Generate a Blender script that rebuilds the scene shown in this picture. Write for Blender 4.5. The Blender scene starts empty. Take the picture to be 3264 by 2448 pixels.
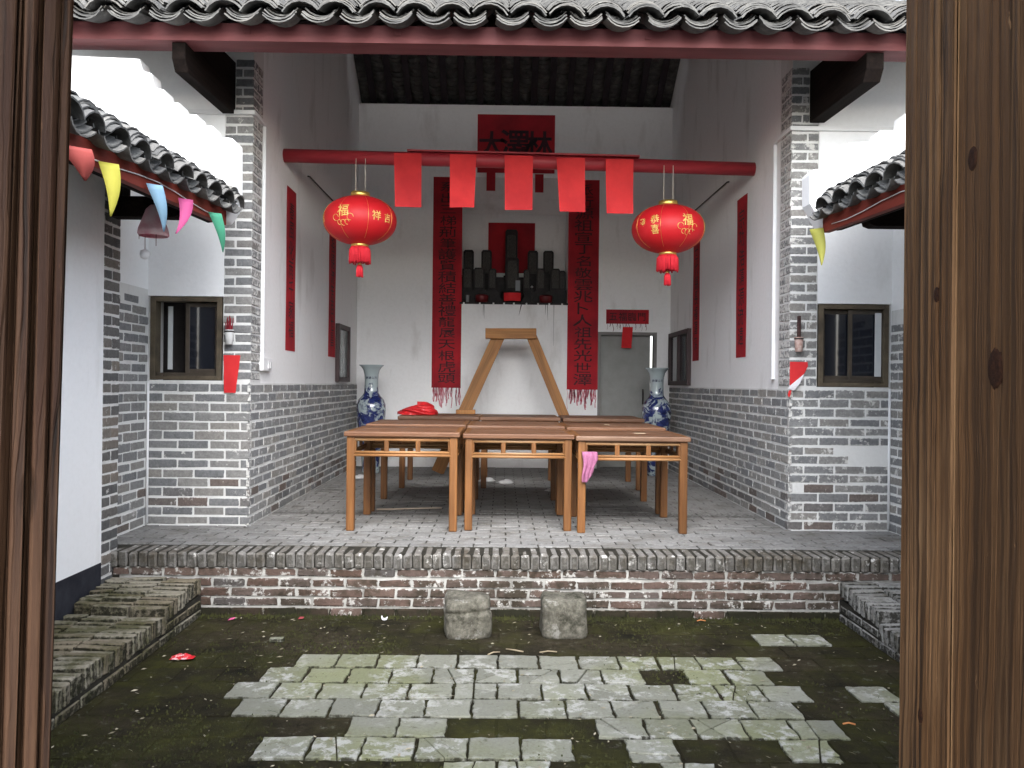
import bpy, math, random
from math import sin, cos, pi, radians
from mathutils import Matrix, Vector
random.seed(11)
R = random.random
def U(a, b): return a + (b - a) * R()
S = bpy.context.scene
COL = S.collection
# ------------------------------------------------------------------ camera, sky, sun, exposure
cam = bpy.data.objects.new('camera', bpy.data.cameras.new('camera')); COL.objects.link(cam)
cam.data.sensor_width = 36; cam.data.lens = 28.97; cam.data.clip_start = .05; cam.data.clip_end = 600
cam.matrix_world = Matrix.Translation((-.15, 0, 1.23)) @ Matrix.Rotation(-.0107, 4, 'Z') @ Matrix.Rotation(pi / 2, 4, 'X') @ Matrix.Rotation(.0105, 4, 'Z')
S.camera = cam
SUN_EL, SUN_AZ = 40, 174          # azimuth clockwise from +Y: the sun stands behind the viewer
w = bpy.data.worlds.new('World'); S.world = w; w.use_nodes = True
nt = w.node_tree; nt.nodes.clear()
sky = nt.nodes.new('ShaderNodeTexSky'); sky.sky_type = 'NISHITA'; sky.sun_disc = False
sky.sun_elevation = radians(SUN_EL); sky.sun_rotation = radians(SUN_AZ); sky.dust_density = 1.5; sky.air_density = 1.0
hs = nt.nodes.new('ShaderNodeHueSaturation'); hs.inputs['Saturation'].default_value = .42
bg = nt.nodes.new('ShaderNodeBackground'); bg.inputs['Strength'].default_value = .15
wo = nt.nodes.new('ShaderNodeOutputWorld')
nt.links.new(sky.outputs[0], hs.inputs['Color']); nt.links.new(hs.outputs[0], bg.inputs['Color']); nt.links.new(bg.outputs[0], wo.inputs['Surface'])
sl = bpy.data.lights.new('sun', 'SUN'); sl.energy = 1.0; sl.angle = radians(60); sl.color = (1, .99, .98)
sun = bpy.data.objects.new('sun', sl); COL.objects.link(sun)
az = radians(SUN_AZ); el = radians(SUN_EL)
sun.rotation_euler = (-Vector((sin(az) * cos(el), cos(az) * cos(el), sin(el)))).to_track_quat('-Z', 'Y').to_euler()
vs = S.view_settings; vs.view_transform = 'Standard'; vs.look = 'None'; vs.gamma = 1; vs.exposure = 2.55
S.cycles.max_bounces = 10; S.cycles.diffuse_bounces = 6

# ------------------------------------------------------------------ material helpers
class NT:
    def __init__(s, name):
        s.m = bpy.data.materials.new(name); s.m.use_nodes = True; s.t = s.m.node_tree
        s.b = s.t.nodes['Principled BSDF']; s.geo = None; s.oi = None
    def n(s, kind, **kw):
        x = s.t.nodes.new('ShaderNode' + kind)
        for k, v in kw.items(): setattr(x, k, v)
        return x
    def put(s, sock, v):
        if isinstance(v, bpy.types.NodeSocket): s.t.links.new(v, sock)
        elif hasattr(sock, 'default_value'):
            if isinstance(v, tuple) and len(v) == 3 and len(sock.default_value) == 4: v = v + (1,)
            sock.default_value = v
    def pos(s):
        return s.n('NewGeometry').outputs['Position']
    def obj(s):
        return s.n('TexCoord').outputs['Object']
    def rnd(s):
        return s.n('ObjectInfo').outputs['Random']
    def scale(s, v, sc):
        x = s.n('Mapping'); s.put(x.inputs['Vector'], v); x.inputs['Scale'].default_value = sc; return x.outputs[0]
    def noise(s, v, sc, det=4, rough=.55, dist=0.):
        x = s.n('TexNoise'); s.put(x.inputs['Vector'], v); x.inputs['Scale'].default_value = sc
        x.inputs['Detail'].default_value = det; x.inputs['Roughness'].default_value = rough; x.inputs['Distortion'].default_value = dist
        return x.outputs['Fac']
    def ramp(s, f, pts, const=False):
        x = s.n('ValToRGB'); s.put(x.inputs[0], f); e = x.color_ramp.elements
        if const: x.color_ramp.interpolation = 'CONSTANT'
        while len(e) < len(pts): e.new(.5)
        for el, (p, c) in zip(e, pts):
            el.position = p; el.color = (c, c, c, 1) if isinstance(c, (int, float)) else tuple(c) + (1,)
        return x.outputs[0]
    def mix(s, f, a, b, mode='MIX'):
        x = s.n('Mix', data_type='RGBA', blend_type=mode); s.put(x.inputs[0], f); s.put(x.inputs[6], a); s.put(x.inputs[7], b); return x.outputs[2]
    def math(s, op, a, b):
        x = s.n('Math', operation=op); s.put(x.inputs[0], a); s.put(x.inputs[1], b); return x.outputs[0]
    def edge(s, n, ka, kb, ax, w, amp):
        g = s.n('SeparateXYZ'); s.put(g.inputs[0], s.n('TexCoord').outputs['Generated']); ds = []
        for i, k in zip(ax, (ka, kb)):
            o = g.outputs[i]; ds.append(s.math('MULTIPLY', s.math('MINIMUM', o, s.math('SUBTRACT', 1., o)), k))
        d = s.math('MINIMUM', ds[0], ds[1])
        d = s.math('ADD', d, s.math('MULTIPLY', s.math('SUBTRACT', n, .5), amp))
        return s.ramp(d, [(0., 1.), (w, 0.)])
    def bump(s, h, st=.4, d=.01):
        x = s.n('Bump'); s.put(x.inputs['Height'], h); x.inputs['Strength'].default_value = st; x.inputs['Distance'].default_value = d
        s.t.links.new(x.outputs[0], s.b.inputs['Normal'])
    def done(s, col, rough=.85, spec=.3, **kw):
        s.put(s.b.inputs['Base Color'], col); s.put(s.b.inputs['Roughness'], rough); s.b.inputs['Specular IOR Level'].default_value = spec
        for k, v in kw.items(): s.b.inputs[k].default_value = v
        return s.m
def mul(c, k): return tuple(x * k for x in c)

def m_brick(name, tones, wash=.62, dirt=None, dirt_t=.6, white=(.62, .61, .58), edge=(3.6, 1., (0, 2), .07, .5), ecol=None, estr=.9):
    t = NT(name); p = t.pos()
    n1 = t.noise(p, 55, 6, .7); n2 = t.noise(p, 11, 8, .74); n3 = t.noise(p, 3.1, 5, .6); n4 = t.noise(p, 24, 6, .65)
    k = len(tones); c = t.ramp(t.rnd(), [(i / (k - .999), x) for i, x in enumerate(tones)])
    c = t.mix(.5, c, t.ramp(n4, [(.3, .45), (.7, 1.)]), 'MULTIPLY')
    c = t.mix(.7, c, t.ramp(n1, [(.25, .45), (.75, 1.)]), 'MULTIPLY')
    if dirt: c = t.mix(t.ramp(t.math('ADD', t.math('MULTIPLY', n3, .6), t.math('MULTIPLY', n4, .4)), [(dirt_t - .08, 0.), (dirt_t + .06, .85)]), c, dirt)
    c = t.mix(t.ramp(n2, [(wash, 0.), (wash + .05, .85)]), c, white)
    if edge: c = t.mix(t.math('MULTIPLY', t.edge(t.noise(p, 30, 6, .7), *edge), estr), c, ecol or white)
    t.bump(t.math('ADD', n1, n4), .7, .007); return t.done(c, .94, .15)
def m_plain(name, a, b, sc=6, rough=.85, bump=.2, bsc=60, bd=.004, spec=.3, vary=0., stretch=None, objc=False, lo=.35, hi=.65, det=5, **kw):
    t = NT(name); p = t.obj() if objc else t.pos()
    q = t.scale(p, stretch) if stretch else p
    c = t.ramp(t.noise(q, sc, det, .6), [(lo, a), (hi, b)])
    if vary: c = t.mix(vary, c, t.ramp(t.rnd(), [(0, .35), (1, 1.)]), 'MULTIPLY')
    if bump: t.bump(t.noise(q, bsc, 4, .6), bump, bd)
    return t.done(c, rough, spec, **kw)
def m_plaster(name, base, stain, amt=.62):
    t = NT(name); p = t.pos()
    n = t.noise(t.scale(p, (1.6, 1.6, .5)), 2.2, 6, .6)
    f = t.noise(p, 26, 5, .7)
    c = t.mix(t.ramp(n, [(amt, 0.), (amt + .25, .7)]), base, stain)
    c = t.mix(t.ramp(f, [(.3, .12), (.55, 0.)]), c, stain)
    t.bump(t.noise(p, 18, 5, .6), .25, .012); return t.done(c, .93, .15)
def m_wood(name, dark, light, axis, sc=1., rough=.6, vary=.3, objc=False, worn=None, knots=True, bd=.003, fine=60, spec=.35):
    t = NT(name); p = t.obj() if objc else t.pos()
    s = [fine, fine, fine]; s[axis] = fine * .035
    g = t.noise(t.scale(p, tuple(x * sc for x in s)), 1., 5, .65, .4)
    s2 = [9, 9, 9]; s2[axis] = .8
    b = t.noise(t.scale(p, tuple(x * sc for x in s2)), 1., 3, .5, .8)
    c = t.mix(t.ramp(g, [(.3, 0.), (.72, 1.)]), dark, light)
    c = t.mix(.65, c, t.ramp(b, [(.3, .35), (.7, 1.)]), 'MULTIPLY')
    if worn: c = t.mix(t.ramp(t.noise(t.scale(p, tuple(x * sc * .6 for x in s2)), 1.6, 5, .6), [(.52, 0.), (.7, .75)]), c, worn)
    if knots:
        v = t.n('TexVoronoi'); s3 = [4.5] * 3; s3[axis] = 1.6; t.put(v.inputs['Vector'], t.scale(p, tuple(s3))); v.inputs['Scale'].default_value = 1
        c = t.mix(t.ramp(v.outputs['Distance'], [(.05, .9), (.13, 0.)]), c, mul(dark, .45))
    c = t.mix(vary, c, t.ramp(t.rnd(), [(0, .45), (1, 1.)]), 'MULTIPLY')
    t.bump(g, .7, bd); return t.done(c, rough, spec)

GREY = [(.225, .23, .237), (.30, .30, .295), (.35, .332, .305), (.25, .256, .262), (.315, .315, .312), (.36, .35, .33)]
REDS = [(.15, .095, .075), (.18, .125, .105), (.14, .11, .097), (.2, .14, .115)]
WHITE = (.78, .785, .79)
MT = {}
MT['brick'] = m_brick('grey brick', GREY, .63)
MT['brick_r'] = m_brick('limewashed grey brick', GREY, .56, edge=(3.6, 1., (0, 2), .12, .8))
MT['brick_side'] = m_brick('hall side brick', [mul(c, 1.15) for c in GREY], .585, edge=(3.6, 1., (0, 2), .09, .6))
MT['brick_low'] = m_brick('reddish low brick', [(.22, .17, .15), (.2, .175, .16), GREY[0], GREY[1]], .6)
MT['brick_wing'] = m_brick('wing brick', [(.26, .23, .2), (.21, .2, .19), (.15, .15, .15), (.3, .26, .22)], .62)
MT['riser'] = m_brick('riser brick', REDS + [(.13, .12, .115)], .565, (.035, .03, .02), .535, (.52, .51, .48), edge=(3.4, 1., (0, 2), .10, 1.1), estr=.8)
MT['damp'] = m_brick('damp riser brick', [(.035, .03, .02), (.05, .04, .026), (.07, .05, .038)], .66, (.02, .02, .012), .5, (.3, .28, .24))
MT['edge'] = m_brick('platform edge brick', [(.24, .225, .2), (.29, .28, .265), (.21, .195, .17)], .585, (.07, .055, .036), .56, edge=(1, 4., (0, 1), .06, .3), ecol=(.02, .018, .012), estr=.6)
MT['curb'] = m_brick('mossy curb brick', [(.30, .275, .21), (.38, .35, .28), (.24, .205, .15), (.28, .24, .17)], .72, (.05, .05, .018), .53, edge=(3.5, .9, (0, 1), .07, .4), ecol=(.012, .012, .007))
MT['curb_r'] = m_brick('worn curb brick', [(.33, .33, .315), (.40, .395, .375), (.26, .255, .24)], .68, (.05, .045, .028), .55, edge=(3.5, .9, (0, 1), .06, .4), ecol=(.015, .014, .01))
MT['floor'] = m_brick('floor brick', [(.29, .288, .28), (.35, .348, .34), (.32, .315, .305), (.26, .258, .25)], .72, (.13, .12, .105), .58, (.40, .40, .39), edge=(2.1, 1., (0, 1), .05, .3), ecol=(.05, .048, .042), estr=.7)
MT['mortar'] = m_plaster('lime mortar', (.66, .66, .645), (.36, .35, .33), .55)
MT['mortar_d'] = m_plaster('dirty mortar', (.46, .455, .43), (.05, .042, .03), .44)
MT['joint'] = m_plain('dark joint dirt', (.012, .011, .008), (.035, .032, .024), 14)
MT['plaster'] = m_plaster('white plaster', (.85, .855, .86), (.6, .6, .585), .62)
MT['plaster_in'] = m_plaster('hall plaster', (.81, .805, .80), (.5, .48, .45), .56)
MT['parapet'] = m_plaster('parapet lime', (.84, .84, .84), (.55, .55, .53), .68)
MT['black'] = m_plain('black skirting paint', (.012, .013, .02), (.03, .032, .04), 7)
MT['earth'] = m_plain('earth', (.04, .036, .024), (.09, .08, .055), 2)
MT['iron'] = m_plain('dark iron', (.02, .018, .017), (.06, .05, .045), 20, .6)
MT['white_pvc'] = m_plain('white plastic', (.74, .75, .76), (.8, .8, .8), 5, .45, 0)
def m_moss():
    t = NT('mossy slab'); p = t.pos()
    a = t.noise(p, 3.4, 7, .66, .2); f = t.noise(p, 75, 6, .75); b = t.noise(p, 1.25, 4, .6); m = t.noise(p, 17, 7, .7)
    c = t.ramp(a, [(.3, (.010, .010, .007)), (.44, (.024, .021, .012)), (.54, (.031, .030, .012)), (.66, (.046, .046, .014)), (.78, (.074, .06, .034))])
    c = t.mix(t.ramp(b, [(.46, 0.), (.62, .75)]), c, t.ramp(m, [(.35, (.022, .018, .012)), (.6, (.058, .047, .031)), (.75, (.105, .092, .066))]))
    c = t.mix(t.ramp(m, [(.60, 0.), (.68, .6)]), c, (.13, .13, .1))
    c = t.mix(t.ramp(f, [(.56, 0.), (.74, .55)]), c, (.075, .07, .04))
    t.bump(t.math('ADD', f, m), 1., .014); return t.done(c, .96, .08)
MT['moss'] = m_moss()
def m_slab():
    t = NT('pale paving slab'); p = t.pos()
    f = t.noise(p, 70, 6, .75); a = t.noise(p, 12, 8, .74); g = t.noise(p, 1.1, 4); d = t.noise(p, 20, 6, .72); q = t.noise(p, 2.3, 3); m = t.noise(p, 5, 8, .72)
    c = t.mix(t.ramp(g, [(.42, 0.), (.6, 1.)]), (.285, .288, .238), (.25, .262, .155))
    c = t.mix(.55, c, t.ramp(t.rnd(), [(0, .55), (1, 1.)]), 'MULTIPLY')
    lime = t.math('MULTIPLY', t.ramp(a, [(.50, 0.), (.57, .85)]), t.ramp(q, [(.42, 0.), (.55, 1.)]))
    c = t.mix(lime, c, (.47, .47, .44))
    c = t.mix(t.ramp(d, [(.32, .75), (.43, 0.)]), c, (.10, .10, .065))
    c = t.mix(t.ramp(m, [(.63, 0.), (.69, .85)]), c, (.026, .024, .012))
    c = t.mix(t.math('MULTIPLY', t.edge(t.noise(p, 22, 6, .7), 1., 1., (0, 1), .035, .16), .9), c, (.022, .021, .011))
    c = t.mix(.5, c, t.ramp(f, [(.25, .4), (.7, 1.)]), 'MULTIPLY')
    t.bump(t.math('ADD', t.math('ADD', f, a), d), .8, .007); return t.done(c, .88, .2)
MT['slab'] = m_slab()
def m_tile():
    t = NT('grey roof tile'); p = t.pos()
    a = t.noise(p, 9, 6, .65); f = t.noise(p, 60, 4, .7)
    c = t.ramp(t.rnd(), [(0, (.085, .085, .083)), (.5, (.13, .128, .124)), (1, (.175, .168, .155))])
    c = t.mix(t.ramp(a, [(.48, 0.), (.7, .7)]), c, (.25, .247, .23))
    c = t.mix(t.ramp(a, [(.3, .85), (.42, 0.)]), c, (.045, .045, .043))
    c = t.mix(.6, c, t.ramp(f, [(.3, .5), (.7, 1.)]), 'MULTIPLY')
    t.bump(f, .5, .005); return t.done(c, .9, .2)
MT['tile'] = m_tile()
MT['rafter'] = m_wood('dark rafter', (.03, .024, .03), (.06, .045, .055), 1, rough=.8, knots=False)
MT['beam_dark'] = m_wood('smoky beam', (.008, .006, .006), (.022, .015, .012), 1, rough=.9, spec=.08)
MT['red_paint'] = m_plain('dark red painted timber', (.15, .043, .046), (.21, .066, .07), 3, .6, .3, 40, .004, .3, stretch=(.5, 3, 3))
MT['red_paint_y'] = m_plain('red painted fascia', (.15, .022, .014), (.21, .036, .022), 3, .6, .3, 40, .004, .3, stretch=(3, .5, 3))
MT['red_beam'] = m_plain('red lacquered pole', (.26, .018, .028), (.36, .03, .04), 4, .5, .2, 40, .003, .4, stretch=(.4, 3, 3))
for ax, k in ((0, 'x'), (1, 'y'), (2, 'z')):
    MT['tab_' + k] = m_wood('table wood ' + k, (.15, .056, .014), (.27, .118, .036), ax, rough=.48, vary=.35)
MT['tab_rail'] = m_wood('worn table rail', (.27, .115, .038), (.42, .22, .09), 0, rough=.5, vary=.25, worn=(.38, .26, .14))
MT['tab_top'] = m_wood('worn table top', (.125, .052, .024), (.235, .112, .056), 0, rough=.5, vary=.45, worn=(.24, .15, .1))
MT['trestle'] = m_wood('pine plank', (.30, .115, .026), (.46, .22, .065), 2, rough=.6, objc=True, knots=True)
MT['paper'] = m_plain('red paper', (.50, .012, .016), (.62, .02, .024), 5, .75, .12, 14, .01)
MT['paper_br'] = m_plain('bright red paper', (.44, .014, .018), (.64, .03, .032), 2.4, .7, .12, 10, .012)
MT['paper_old'] = m_plain('old red paper', (.24, .010, .018), (.42, .014, .022), 2.2, .8, .15, 16, .01)
MT['ink'] = m_plain('black ink', (.028, .008, .010), (.10, .012, .018), 9, .7, 0, lo=.42, hi=.7)
MT['ink_soft'] = m_plain('faded ink', (.09, .010, .014), (.2, .012, .018), 9, .7, 0)
MT['lacq'] = m_plain('dark tablet wood', (.006, .005, .005), (.02, .015, .015), 12, .6)
MT['stone'] = None
def m_stone():
    t = NT('weathered stone'); p = t.pos()
    a = t.noise(p, 9, 6, .66); b = t.noise(p, 6, 7, .72); f = t.noise(p, 120, 5, .75)
    c = t.ramp(t.noise(p, 22, 6, .7), [(.3, (.06, .056, .042)), (.52, (.15, .142, .115)), (.72, (.26, .243, .2))])
    c = t.mix(t.ramp(b, [(.57, 0.), (.62, .7)]), c, (.36, .35, .32))
    c = t.mix(t.ramp(b, [(.36, .85), (.47, 0.)]), c, (.022, .023, .013))
    t.bump(t.math('ADD', f, a), .9, .012); return t.done(c, .93, .2)
MT['stone'] = m_stone()
def m_post(name, cols, worn, fine=1.):
    t = NT(name); p = t.obj()
    warp = t.n('CombineXYZ'); wn = t.math('MULTIPLY', t.math('SUBTRACT', t.noise(t.scale(p, (5, 5, 1.5)), 1., 4, .6), .5), .05); t.put(warp.inputs[0], wn)
    ad = t.n('VectorMath', operation='ADD'); t.put(ad.inputs[0], p); t.put(ad.inputs[1], warp.outputs[0]); p2 = ad.outputs[0]
    g1 = t.noise(t.scale(p2, (150 * fine, 60, .9)), 1., 2, .5); g2 = t.noise(t.scale(p2, (420 * fine, 200, 6)), 1., 5, .7)
    r = t.noise(t.scale(p2, (26, 26, .55)), 1., 3, .5); b = t.noise(t.scale(p, (10, 10, 1.3)), 1., 6, .65, .4); k = t.noise(t.scale(p, (16, 16, .4)), 1., 2, .5)
    groove = t.ramp(g1, [(.42, 0.), (.52, 1.)])
    groove = t.mix(t.ramp(k, [(.42, 0.), (.56, 1.)]), groove, t.mix(.7, groove, (.7, .7, .7)))
    c = t.mix(groove, cols[0], cols[1])
    c = t.mix(t.ramp(b, [(.45, 0.), (.66, .8)]), c, t.mix(groove, cols[1], worn))
    c = t.mix(.8, c, t.ramp(r, [(.3, .25), (.66, 1.)]), 'MULTIPLY')
    c = t.mix(.5, c, t.ramp(g2, [(.3, .4), (.7, 1.)]), 'MULTIPLY')
    v = t.n('TexVoronoi'); t.put(v.inputs['Vector'], t.scale(p, (8, 8, 2.6))); v.inputs['Scale'].default_value = 1
    kn = t.ramp(v.outputs['Distance'], [(.05, 1.), (.10, 0.)])
    c = t.mix(t.math('MULTIPLY', kn, .85), c, mul(cols[0], .5))
    c = t.mix(t.ramp(t.noise(t.scale(p, (90, 90, 30)), 1., 4, .6), [(.70, 0.), (.75, .6)]), c, worn)
    pt = t.n('NewGeometry').outputs['Pointiness']
    c = t.mix(t.ramp(pt, [(.40, .85), (.49, 0.)]), c, mul(cols[0], .45)); c = t.mix(t.ramp(pt, [(.515, 0.), (.6, .75)]), c, worn)  # paints shade into creases and light onto ridges, over groove dirt and wear
    h = t.math('ADD', t.math('MULTIPLY', groove, 1.2), t.math('MULTIPLY', g2, .6)); h = t.math('SUBTRACT', h, t.math('MULTIPLY', kn, 1.5))
    t.bump(h, .9, .003); return t.done(c, .7, .16)
MT['post_r'] = m_post('weathered door board', [(.011, .005, .002), (.115, .055, .021)], (.26, .15, .075))
MT['post_l'] = m_post('moulded door jamb', [(.006, .003, .002), (.032, .013, .007)], (.085, .046, .025), .6)
MT['win'] = m_plain('brown window frame', (.06, .047, .032), (.12, .095, .062), 8, .55)
MT['win_in'] = m_plain('bronze sash', (.05, .04, .03), (.075, .06, .045), 8, .4)
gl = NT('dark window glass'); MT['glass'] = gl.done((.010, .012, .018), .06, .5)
MT['void'] = m_plain('unlit room lining', (.02, .018, .017), (.035, .03, .03), 3)  # near-black colour paints in the darkness of the closed side rooms
MT['curtain'] = m_plain('pale curtain', (.5, .53, .54), (.6, .62, .62), 5)
MT['gold'] = NT('gold foil').done((.75, .5, .13), .32, .5, Metallic=.85)
MT['goldprint'] = m_plain('gold print', (.55, .3, .06), (.85, .6, .2), 30, .45, 0)
MT['lantern'] = m_plain('lantern cloth', (.50, .006, .012), (.58, .012, .018), 3, .55, .1, 90, .002, .45)
MT['tassel'] = m_plain('red tassel', (.5, .012, .025), (.66, .025, .04), 2, .7, .8, 1, .004, stretch=(160, 160, 3))
def m_vase():
    t = NT('blue and white porcelain'); p = t.pos()
    a = t.noise(p, 6.5, 6, .62, .9); b = t.noise(p, 22, 4, .7)
    z = t.n('SeparateXYZ'); t.put(z.inputs[0], p)
    hi = t.ramp(t.math('MULTIPLY', z.outputs[2], .5), [(.0, 0.), (.57, 0.), (.62, .2)])
    f = t.ramp(t.math('SUBTRACT', a, hi), [(.43, 0.), (.50, 1.)])
    c = t.mix(f, (.36, .42, .43), t.ramp(b, [(.35, (.006, .01, .06)), (.65, (.03, .045, .17))]))
    t.b.inputs['Coat Weight'].default_value = .8; t.b.inputs['Coat Roughness'].default_value = .08
    return t.done(c, .18, .5)
MT['vase'] = m_vase()
def flat(name, c, rough=.7, **k): return m_plain(name, mul(c, .88), c, 8, rough, **k)

# ------------------------------------------------------------------ mesh helpers
class MB:
    def __init__(s): s.v = []; s.f = []
    def add(s, vs, fs):
        n = len(s.v); s.v += [tuple(v) for v in vs]; s.f += [tuple(i + n for i in f) for f in fs]; return s
    def box(s, x0, x1, y0, y1, z0, z1):
        return s.add([(x0, y0, z0), (x1, y0, z0), (x1, y1, z0), (x0, y1, z0), (x0, y0, z1), (x1, y0, z1), (x1, y1, z1), (x0, y1, z1)],
                     [(0, 3, 2, 1), (4, 5, 6, 7), (0, 1, 5, 4), (1, 2, 6, 5), (2, 3, 7, 6), (3, 0, 4, 7)])
    def prism(s, poly, ax, a, b):
        f = {0: lambda p, t: (t, p[0], p[1]), 1: lambda p, t: (p[0], t, p[1]), 2: lambda p, t: (p[0], p[1], t)}[ax]
        n = len(poly)
        return s.add([f(p, a) for p in poly] + [f(p, b) for p in poly],
                     [tuple(range(n))[::-1], tuple(range(n, 2 * n))] + [(i, (i + 1) % n, n + (i + 1) % n, n + i) for i in range(n)])
    def lathe(s, prof, seg=24, c=(0, 0, 0), cap=True):
        n = len(prof); vs = [(c[0] + r * cos(2 * pi * k / seg), c[1] + r * sin(2 * pi * k / seg), c[2] + z) for k in range(seg) for r, z in prof]
        fs = [(k * n + i, ((k + 1) % seg) * n + i, ((k + 1) % seg) * n + i + 1, k * n + i + 1) for k in range(seg) for i in range(n - 1)]
        if cap: fs += [tuple(k * n for k in range(seg))[::-1], tuple(k * n + n - 1 for k in range(seg))]
        return s.add(vs, fs)
    def tube(s, pts, r, seg=8):
        pts = [Vector(p) for p in pts]; vs = []; n = len(pts)
        for i, p in enumerate(pts):
            d = (pts[min(i + 1, n - 1)] - pts[max(i - 1, 0)]).normalized()
            a = d.orthogonal().normalized() if i == 0 else (a - d * a.dot(d)).normalized(); b = d.cross(a)
            rr = r[i] if isinstance(r, (list, tuple)) else r
            vs += [p + (a * cos(2 * pi * k / seg) + b * sin(2 * pi * k / seg)) * rr for k in range(seg)]
        fs = [(i * seg + k, i * seg + (k + 1) % seg, (i + 1) * seg + (k + 1) % seg, (i + 1) * seg + k) for i in range(n - 1) for k in range(seg)]
        return s.add(vs, fs + [tuple(range(seg))[::-1], tuple(range((n - 1) * seg, n * seg))])
    def mesh(s, name='mesh', smooth=False):
        m = bpy.data.meshes.new(name); m.from_pydata(s.v, [], s.f)
        if smooth: m.shade_smooth()
        m.validate(); m.update(); return m
    def build(s, name, mat, parent=None, smooth=False, bevel=0, loc=None, rot=None):
        o = put(name, s.mesh(name, smooth), mat, parent, loc, rot)
        if bevel:
            b = o.modifiers.new('bevel', 'BEVEL'); b.width = bevel; b.segments = 2; b.limit_method = 'ANGLE'
        return o
def put(name, mesh, mat=None, parent=None, loc=None, rot=None, sc=None):
    o = bpy.data.objects.new(name, mesh); COL.objects.link(o)
    if mat is not None and mesh is not None:
        mat = MT[mat] if isinstance(mat, str) else mat
        if not mesh.materials: mesh.materials.append(mat)
        elif mesh.materials[0] != mat:
            o.material_slots[0].link = 'OBJECT'; o.material_slots[0].material = mat
    if parent is not None: o.parent = parent
    if loc is not None: o.location = loc
    if rot is not None: o.rotation_euler = rot
    if sc is not None: o.scale = sc
    return o
def tag(o, label=None, cat=None, group=None, kind=None):
    for k, v in (('label', label), ('category', cat), ('group', group), ('kind', kind)):
        if v: o[k] = v
    return o
def thing(name, label, cat, loc=(0, 0, 0), rz=0, group=None):
    return tag(put(name, None, None, None, loc, (0, 0, rz)), label, cat, group)
def box(name, mat, parent, x0, x1, y0, y1, z0, z1, bevel=0):
    return MB().box(x0, x1, y0, y1, z0, z1).build(name, mat, parent, bevel=bevel)
_bm = {}
def brickmesh(L, D, H, n=6, jit=.0028, ch=.006):
    """n slightly different bricks, centred; length on x, depth on y, height on z"""
    key = (round(L, 3), round(D, 3), round(H, 3), jit)
    if key not in _bm:
        out = []
        for k in range(n):
            vs = []; idx = {}
            for sx in (-1, 1):
                for sy in (-1, 1):
                    for sz in (-1, 1):
                        for a in range(3):
                            d = [L / 2, D / 2, H / 2]; c = [ch * U(.6, 1.6)] * 3; c[a] = 0
                            idx[sx, sy, sz, a] = len(vs)
                            vs.append((sx * (d[0] - c[0]) + U(-jit, jit), sy * (d[1] - c[1]) + U(-jit, jit) * .3, sz * (d[2] - c[2]) + U(-jit, jit)))
            fs = []
            for a in range(3):
                b, c = (a + 1) % 3, (a + 2) % 3
                for s in (-1, 1):
                    q = []
                    for sb, sc_ in ((-1, -1), (1, -1), (1, 1), (-1, 1)):
                        k3 = [0, 0, 0]; k3[a] = s; k3[b] = sb; k3[c] = sc_; q.append(idx[k3[0], k3[1], k3[2], a])
                    fs.append(tuple(q if s > 0 else q[::-1]))
                for sb in (-1, 1):
                    for sc_ in (-1, 1):      # edge strip along axis a between faces b and c
                        e = []
                        for s, ff in ((-1, b), (1, b), (1, c), (-1, c)):
                            k3 = [0, 0, 0]; k3[a] = s; k3[b] = sb; k3[c] = sc_; e.append(idx[k3[0], k3[1], k3[2], ff])
                        fs.append(tuple(e if sb * sc_ < 0 else e[::-1]))
            for sx in (-1, 1):
                for sy in (-1, 1):
                    for sz in (-1, 1):
                        q = [idx[sx, sy, sz, a] for a in range(3)]; fs.append(tuple(q if sx * sy * sz > 0 else q[::-1]))
            m = bpy.data.meshes.new('brick'); m.from_pydata(vs, [], fs); m.update(); out.append(m)
        _bm[key] = out
    return _bm[key]
def bonds(width, L, joint, course, off=None):
    """pieces (start, length) of one course"""
    o = (0 if course % 2 else -.5 * L) if off is None else off
    x = o; out = []
    while x < width - .02:
        a, b = max(x, 0), min(x + L, width)
        if b - a > .035: out.append((a, b - a))
        x += L + joint
    return out
def lay(parent, origin, udir, nrm, width, z0, courses, pitch, mats, L=.255, H=None, joint=.011, depth=.05, proud=.004, skip=None, flip=False, jit=.0028):
    """a skin of separate bricks on a vertical face; origin is the (x, y) of u = 0, udir the unit vector along the wall"""
    H = H or pitch - joint
    ang = math.atan2(udir[1], udir[0]); ms = brickmesh(L, depth, H, jit=jit)
    for c in range(courses):
        zc = z0 + pitch * (c + .5); dz = U(-.003, .003)
        for a, l in bonds(width, L, joint, c + flip):
            uc = a + l / 2
            if skip and skip(uc, zc, a, a + l): continue
            k = proud - depth / 2 + U(-.0025, .0025)
            x = origin[0] + udir[0] * uc + nrm[0] * k; y = origin[1] + udir[1] * uc + nrm[1] * k
            m = mats(uc, zc) if callable(mats) else mats
            put('brick', random.choice(ms), m, parent, (x, y, zc + dz), (U(-.004, .004), U(-.006, .006), ang), (l / L, 1, U(.88, 1.05)))

W = 2.297; FY = 7.03; BY = 12.13; GZ = -.456; EY = 5.935
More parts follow.
